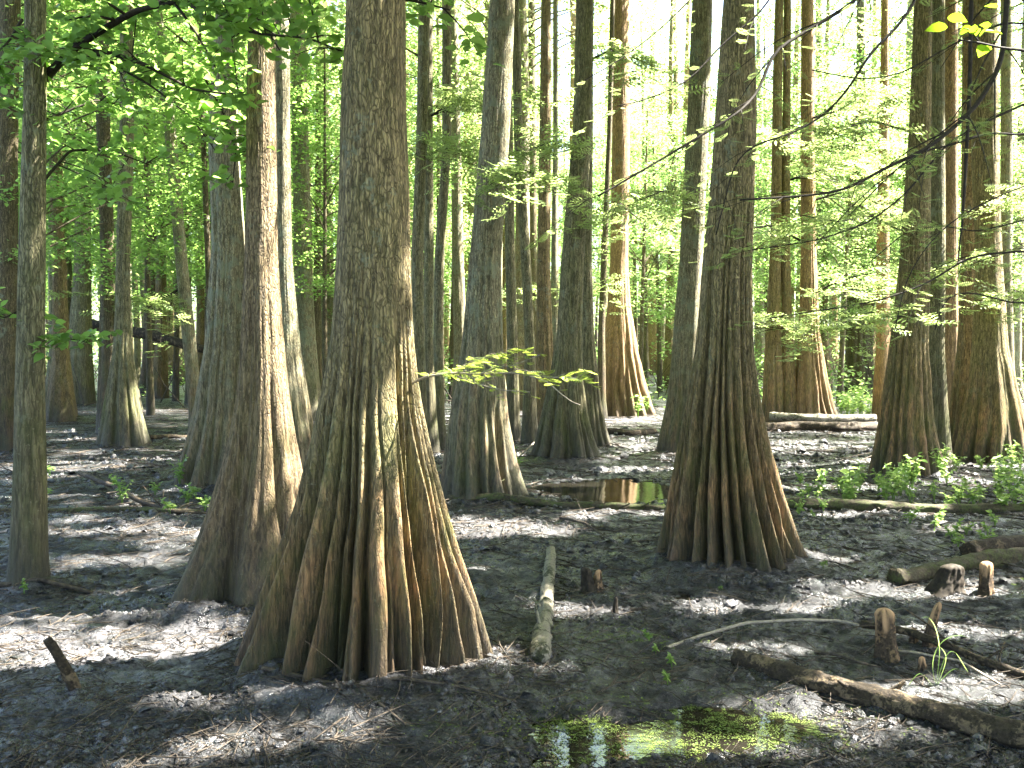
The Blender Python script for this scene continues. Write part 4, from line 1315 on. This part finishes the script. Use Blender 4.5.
def log(name, pts_px, r0, r1, m, label, cat='log', lift=.55, sides=26, rough=.22, seed=0, stubs=0, sub=90, zs=None, nameend=True):
    rs = np.random.default_rng(seed)
    pts = []
    for k, (px, py) in enumerate(pts_px):
        g = gnd(px, py)
        r = r0 + (r1 - r0) * k / (len(pts_px) - 1)
        zz = gz1(g[0], g[1]) + r * lift + (zs[k] if zs else 0)
        pts.append([g[0], g[1], zz])
    pts = np.array(pts)
    mb = MB()
    mb.tube(pts, np.linspace(r0, r1, len(pts)), sides, rough=rough, seed=seed, sub=sub)
    s = np.concatenate([[0], np.cumsum(np.linalg.norm(np.diff(pts, axis=0), axis=1))])
    for k in range(stubs):
        u = rs.uniform(.1, .95) * s[-1]
        p = np.array([np.interp(u, s, pts[:, c]) for c in range(3)])
        a = rs.uniform(0, 6.28); l = rs.uniform(.08, .3)
        q = p + l * np.array([math.cos(a), math.sin(a), rs.uniform(.1, .9)])
        mb.tube([p, (p + q) / 2 + rs.normal(0, .01, 3), q], [r1 * .35, r1 * .28, r1 * .12], 6, sub=6)
    o = mb.build(name, m)
    return tag(o, label, cat)


log('fallen_log', [(736, 664), (790, 680), (850, 699), (920, 721), (985, 741), (1040, 757)], .052, .06, M_LOG, 'long dark fallen log slanting to the lower right corner with a sunlit worn patch', seed=1, stubs=2, sub=110, rough=.22)
log('fallen_log', [(540, 668), (543, 640), (546, 610), (549, 580), (551, 556)], .056, .036, M_LOGPALE, 'short bleached white log pointing away from the camera, right of the biggest tree', seed=2, stubs=2, sub=80)
log('fallen_log', [(896, 582), (925, 576), (960, 569), (1000, 562), (1040, 556)], .07, .065, M_LOGMOSS, 'mossy log lying behind the dark stump near the right edge', seed=3, sub=70)
log('fallen_log', [(968, 556), (1000, 551), (1035, 545)], .075, .07, M_LOG, 'thick log half hidden beyond the mossy log at the right edge', seed=4, sub=50)
log('fallen_log', [(448, 503), (500, 505), (560, 508), (610, 510), (672, 511)], .045, .035, M_LOGMOSS, 'long thin mossy log lying flat between the split based cypress and the bell shaped one', seed=5, sub=80, stubs=3)
log('fallen_log', [(780, 509), (850, 511), (930, 513), (1035, 512)], .07, .06, M_LOGMOSS, 'long dark log lying behind the herbs right of the bell shaped cypress', seed=6, sub=80, stubs=2)
log('fallen_log', [(762, 432), (800, 431), (840, 432), (876, 431)], .12, .1, M_LOG, 'pale weathered log in front of the orange bottle shaped cypress', seed=7, sub=40)
log('fallen_log', [(770, 426), (820, 428), (874, 425)], .09, .07, M_LOGPALE, 'thin bleached log atop the weathered one before the orange bottle shaped cypress', seed=8, sub=40, zs=[.12, .15, .12])
log('fallen_log', [(-20, 515), (60, 513), (130, 512), (200, 514)], .03, .026, M_LOGMOSS, 'green mossy log crossing the mud behind the slender maple at left', seed=9, sub=60, stubs=2)
log('fallen_branch', [(80, 486), (110, 496), (140, 506), (175, 514), (205, 515)], .03, .022, M_LOG, 'forked dead branch resting on the green mossy log at left', seed=10, cat='branch', zs=[.12, .1, .05, .02, 0], stubs=5, rough=.1)
log('fallen_branch', [(-10, 591), (40, 592), (92, 591)], .02, .014, M_STICK, 'straight dead branch lying at the foot of the slender maple', cat='branch', seed=11, rough=.1)
log('fallen_log', [(148, 439), (170, 438), (192, 438)], .05, .045, M_LOG, 'short dark log right of the greenish skirt based cypress', seed=12, sub=30)
log('fallen_log', [(604, 435), (630, 436), (655, 434)], .07, .06, M_LOG, 'short dark log in front of the orange pleated cypress', seed=13, sub=30)
log('fallen_branch', [(262, 688), (300, 690), (340, 694), (400, 697), (455, 700), (516, 705)], .014, .006, M_STICK, 'long thin stick lying across the foot of the biggest tree', cat='branch', seed=14, rough=.1)
log('fallen_branch', [(335, 692), (360, 706), (385, 720), (405, 735)], .012, .005, M_STICK, 'forked stick pointing toward the camera below the biggest tree', cat='branch', seed=15, rough=.1, stubs=3)
log('fallen_branch', [(664, 648), (700, 636), (745, 630), (800, 629), (840, 627), (872, 634)], .010, .009, M_TWIGP, 'long pale curved branch lying left of the tall orange tipped knee', cat='branch', seed=16, rough=.1, zs=[0, .01, .04, .05, .04, .02])
log('fallen_branch', [(862, 632), (905, 645), (940, 655), (985, 668), (1035, 684)], .022, .02, M_LOG, 'thick rough branch running right from the tall orange tipped knee', cat='branch', seed=17, zs=[.05, .06, .04, .02, 0], stubs=4)
log('fallen_branch', [(815, 655), (840, 662), (862, 672), (880, 668)], .009, .006, M_STICK, 'crooked stick lying beyond the long slanting log', cat='branch', seed=18, zs=[0, .03, .02, .0])
log('fallen_branch', [(560, 520), (585, 532), (612, 545)], .014, .007, M_STICK, 'thin broken branch on the mud beyond the bleached white log', cat='branch', seed=19, zs=[.02, .05, 0], stubs=3)
log('fallen_branch', [(510, 466), (540, 455), (565, 445), (590, 420)], .012, .006, M_TWIGP, 'pale thin stick arching up before the dark clustered cypress', cat='branch', seed=20, zs=[0, .25, .5, .55], rough=.05)
log('fallen_branch', [(880, 655), (910, 665), (960, 672), (1000, 690)], .007, .005, M_TWIGP, 'thin pale twig below the orange tipped knees', cat='branch', seed=26, zs=[.03, .06, .04, .0])
# stick standing in the mud at lower left
mb = MB()
a, b = gnd(79, 690), gnd(60, 668)
mb.tube([a + [0, 0, -.03], at(64, 665, a[1] - .05), at(47, 639, a[1] - .08)], [.03, .025, .022], 14, rough=.25, seed=4, sub=20)
o = mb.build('broken_stick', M_LOG)
tag(o, 'short stout broken stick leaning out of the mud at lower left', 'stick')
# dead log leaning far back at left
mb = MB()
mb.tube([at(78, 322, 30), at(120, 330, 29.5), at(150, 335, 29), at(206, 350, 28.5)], [.16, .16, .15, .12], 12, rough=.15, seed=9, sub=30)
mb.tube([at(206, 350, 28.5), at(222, 372, 28.2), at(226, 404, 28)], [.11, .1, .1], 10, sub=10)
mb.tube([at(78, 322, 30), at(68, 350, 30), at(66, 398, 30)], [.15, .14, .14], 10, sub=10)
o = mb.build('leaning_log', M_LOG)
tag(o, 'dead trunk caught slanting between the trees far back at left', 'log')


def knee(px, yb, wpx, hpx, lean, label, seed, m=M_KNEE, tip=True, name='cypress_knee', cat='knee', blunt=.7):
    rs = np.random.default_rng(seed)
    g = gnd(px, yb)
    d = g[1]
    s = d / F
    W, H = wpx * s / 2, hpx * s
    nz, nth = 34, 40
    u = np.linspace(0, 1, nz)
    prof = W * np.where(u < .85, 1.15 - (1 - blunt) * u * 1.0, 0) 
    prof = W * (.7 * np.exp(-u * 5) + 1 - (1 - blunt) * u)
    capu = np.clip((u - .86) / .14, 0, 1)
    prof = prof * np.sqrt(np.clip(1 - capu ** 2.2, 0.0, 1))
    th = np.arange(nth) / nth * 2 * PI
    TH, U = np.meshgrid(th, u)
    R = prof[:, None] * (1 + .12 * fbm(np.cos(TH) * 6, np.sin(TH) * 6, U * 1.2, 2, seed + 7) + .28 * fbm(np.cos(TH) * 1.6, np.sin(TH) * 1.6, U * 2.0, 4, seed) + .08 * fbm(np.cos(TH) * 4, np.sin(TH) * 4, U * 2, 2, seed + 1))
    X = R * np.cos(TH) + lean * s * U ** 1.3 + W * .12 * np.sin(U * 4 + seed)
    Y = R * np.sin(TH)
    Z = -.05 + (H + .05) * U
    V = np.stack([X, Y, Z], -1).reshape(-1, 3)
    i = np.arange(nz - 1)[:, None] * nth; j = np.arange(nth)[None]; j2 = (j + 1) % nth
    Q = np.stack([i + j, i + j2, i + nth + j2, i + nth + j], -1).reshape(-1, 4)
    me = mesh(name, V, [Q], m, True, {'tip': (sstep(.66, .95, U + .22 * fbm(np.cos(TH) * 2, np.sin(TH) * 2, U * 3, 3, seed + 4)) * (1 if tip else 0)).ravel()})
    return tag(link(name, me, None, (g[0], g[1], gz1(g[0], g[1]))), label, cat)


knee(886, 660, 22, 52, -1, 'tallest stout cypress knee with a rounded orange tip, beside the slanting log', 1)
knee(927, 648, 11, 46, 12, 'slim cypress knee leaning right, next to the tallest stout knee', 2, blunt=.6)
knee(986, 592, 13, 33, 0, 'straight dark cypress knee in front of the mossy log at right', 3, blunt=.9)
knee(947, 590, 30, 26, 4, 'low dark rotten stump in front of the mossy log', 4, m=M_TWIG, tip=False, name='rotten_stump', cat='stump', blunt=.6)
knee(913, 645, 9, 13, 0, 'tiny knee between the tallest stout knee and the slim leaning knee', 5)
knee(922, 672, 8, 17, 0, 'small reddish knee nearest the thick rough branch', 6)
knee(588, 590, 16, 22, -2, 'small dark knee in shade right of the bleached white log', 7, m=M_TWIG, tip=False, blunt=.5)
knee(597, 590, 11, 17, 2, 'pale topped stubby knee beside the small dark one', 8, blunt=.5)
knee(615, 613, 8, 15, 1, 'tiny pointed dark knee alone on the mud between the two largest trees', 9, m=M_TWIG, tip=False, blunt=.3)
knee(402, 396, 10, 14, 0, 'distant low stump beside the slim mossy trunks', 12, m=M_KNEE, tip=False, name='rotten_stump', cat='stump')


# ------------------------------------------------------------------ herbs and seedlings
def herb_variant(seed, h, n_st, leaf, lm=LF_HERB):
    rs = np.random.default_rng(seed)
    mb = MB()
    LP, LH, LS = [], [], []
    for k in range(n_st):
        a = rs.uniform(0, 6.28); l = h * rs.uniform(.6, 1.1); sp = rs.uniform(.15, .6)
        q = np.array([math.cos(a) * sp * l, math.sin(a) * sp * l, l])
        p1 = np.array([math.cos(a) * sp * l * .3, math.sin(a) * sp * l * .3, l * .6])
        mb.tube([[0, 0, -.02], p1, q], [.004, .003, .0015], 4, sub=7)
        for w_ in range(int(8 + rs.integers(0, 5))):
            t_ = rs.uniform(.3, 1.0)
            pp = 2 * p1 * t_ * (1 - t_) + q * t_ ** 2
            b = rs.uniform(0, 6.28)
            LP.append(pp); LH.append([math.cos(b), math.sin(b), rs.uniform(-.3, .4)]); LS.append(leaf * rs.uniform(.6, 1.3))
    e = empty('leafy_herb')
    mb.build('stem', lm, e)
    V, T = instances(LEAFO, np.array(LP), np.array(LS), tilt=.45, heading=np.array(LH), rs=rs, width=.8)
    link('leaves', mesh('leaves', V, [T], lm, False), e)
    return e


HV = [herb_variant(1, .34, 6, .06), herb_variant(2, .26, 5, .05), herb_variant(3, .42, 5, .062), herb_variant(4, .14, 3, .04)]
hs = []
rs = np.random.default_rng(15)
for k in range(40):
    px = rs.uniform(845, 1040); py = rs.uniform(468, 512)
    if px < 940 and py < 482: py += 14
    hs.append((px, py, int(rs.integers(0, 3)), rs.uniform(.7, 1.3)))
for k in range(14):
    hs.append((rs.uniform(790, 850), rs.uniform(478, 520), int(rs.choice([1, 3])), rs.uniform(.6, 1.1)))
for k in range(12):
    hs.append((rs.uniform(855, 1020), rs.uniform(512, 548), 3, rs.uniform(.8, 1.3)))
for k in range(16):
    hs.append((rs.uniform(836, 874), rs.uniform(402, 420), int(rs.integers(0, 3)), rs.uniform(1.2, 2.0)))
hs += [(638, 418, 2, 1.6), (646, 416, 0, 1.4), (632, 416, 1, 1.3), (512, 462, 1, .9), (518, 468, 1, .8), (506, 458, 3, 1.2)]
hu = [False] * 4
for (px, py, v, s) in hs:
    g = gnd(px, py)
    z = gz1(g[0], g[1])
    if not hu[v]:
        o = HV[v]; hu[v] = True; o.location = (g[0], g[1], z); o.scale = (s, s, s)
    else: o = copy_tree(HV[v], (g[0], g[1], z), rs.uniform(0, 6.28), s)
    tag(o, 'bright green leafy herb growing from the mud among the trees at right', 'plant', 'bright green herbs on the mud')
for (px, py, v, s) in [(115, 492, 1, .8), (122, 505, 0, .8), (155, 497, 1, .7), (180, 492, 0, .9), (188, 506, 1, 1.), (196, 500, 3, 1.2), (103, 438, 3, 1.6), (46, 500, 3, 1.3), (50, 478, 3, 1.3), (205, 512, 1, .8), (170, 515, 3, 1.2)]:
    g = gnd(px, py)
    o = copy_tree(HV[v], (g[0], g[1], gz1(g[0], g[1])), rs.uniform(0, 6.28), s)
    o.name = 'seedling'
    tag(o, 'small pale seedling growing near the green mossy log at left', 'plant', 'seedlings by the left log')
for (px, py, v, s) in [(650, 642, 3, .8), (656, 652, 3, .7), (668, 688, 3, .8), (672, 672, 3, .9), (727, 560, 3, .9), (823, 572, 3, .7), (736, 545, 3, .8), (24, 598, 3, .9), (720, 590, 3, .4)]:
    g = gnd(px, py)
    o = copy_tree(HV[v], (g[0], g[1], gz1(g[0], g[1])), rs.uniform(0, 6.28), s * .75)
    o.name = 'sprout'
    tag(o, 'tiny sprout standing alone on the dark mud between or before the big trees', 'plant', 'tiny lone sprouts')

# arching grass blades beside the knees
e = empty('grass_clump', gnd(935, 688))
tag(e, 'clump of long arching pale green grass blades beside the small reddish knee', 'plant')
b0 = gnd(935, 688)
mbp = [(((935, 688), (941, 655), (937, 628), (928, 616), (922, 618))), ((935, 688), (946, 652), (955, 650), (965, 668), (968, 672)), ((937, 688), (930, 665), (940, 640), (960, 634), (972, 640)),
       ((934, 688), (920, 670), (905, 690), (903, 700)), ((936, 688), (944, 670), (948, 655), (938, 645), (930, 640)), ((935, 688), (945, 676), (955, 668), (965, 672))]
mb = MB()
for bl in mbp:
    pts = np.array([at(x_, y_, b0[1] + .01 * k) for k, (x_, y_) in enumerate(bl)]) - b0
    s_ = np.linspace(0, 1, len(pts)); t_ = np.linspace(0, 1, 16)
    p2 = np.stack([np.interp(t_, s_, pts[:, c]) for c in range(3)], 1)
    for _ in range(4): p2[1:-1] = .25 * p2[:-2] + .5 * p2[1:-1] + .25 * p2[2:]
    wd = .004 * np.sin(PI * np.clip(t_ * .9 + .1, 0, 1)) + .0006
    V = np.concatenate([p2 + np.stack([wd * 0, wd, wd * .6], 1), p2 - np.stack([wd * 0, wd, -wd * .6], 1)])
    k = np.arange(15)
    mb.add(V, np.stack([k, k + 1, k + 17, k + 16], 1))
mb.build('blades', LF_HERB, e)

print('leaves', CROWNS_TOTAL, 'objs', len(bpy.data.objects))
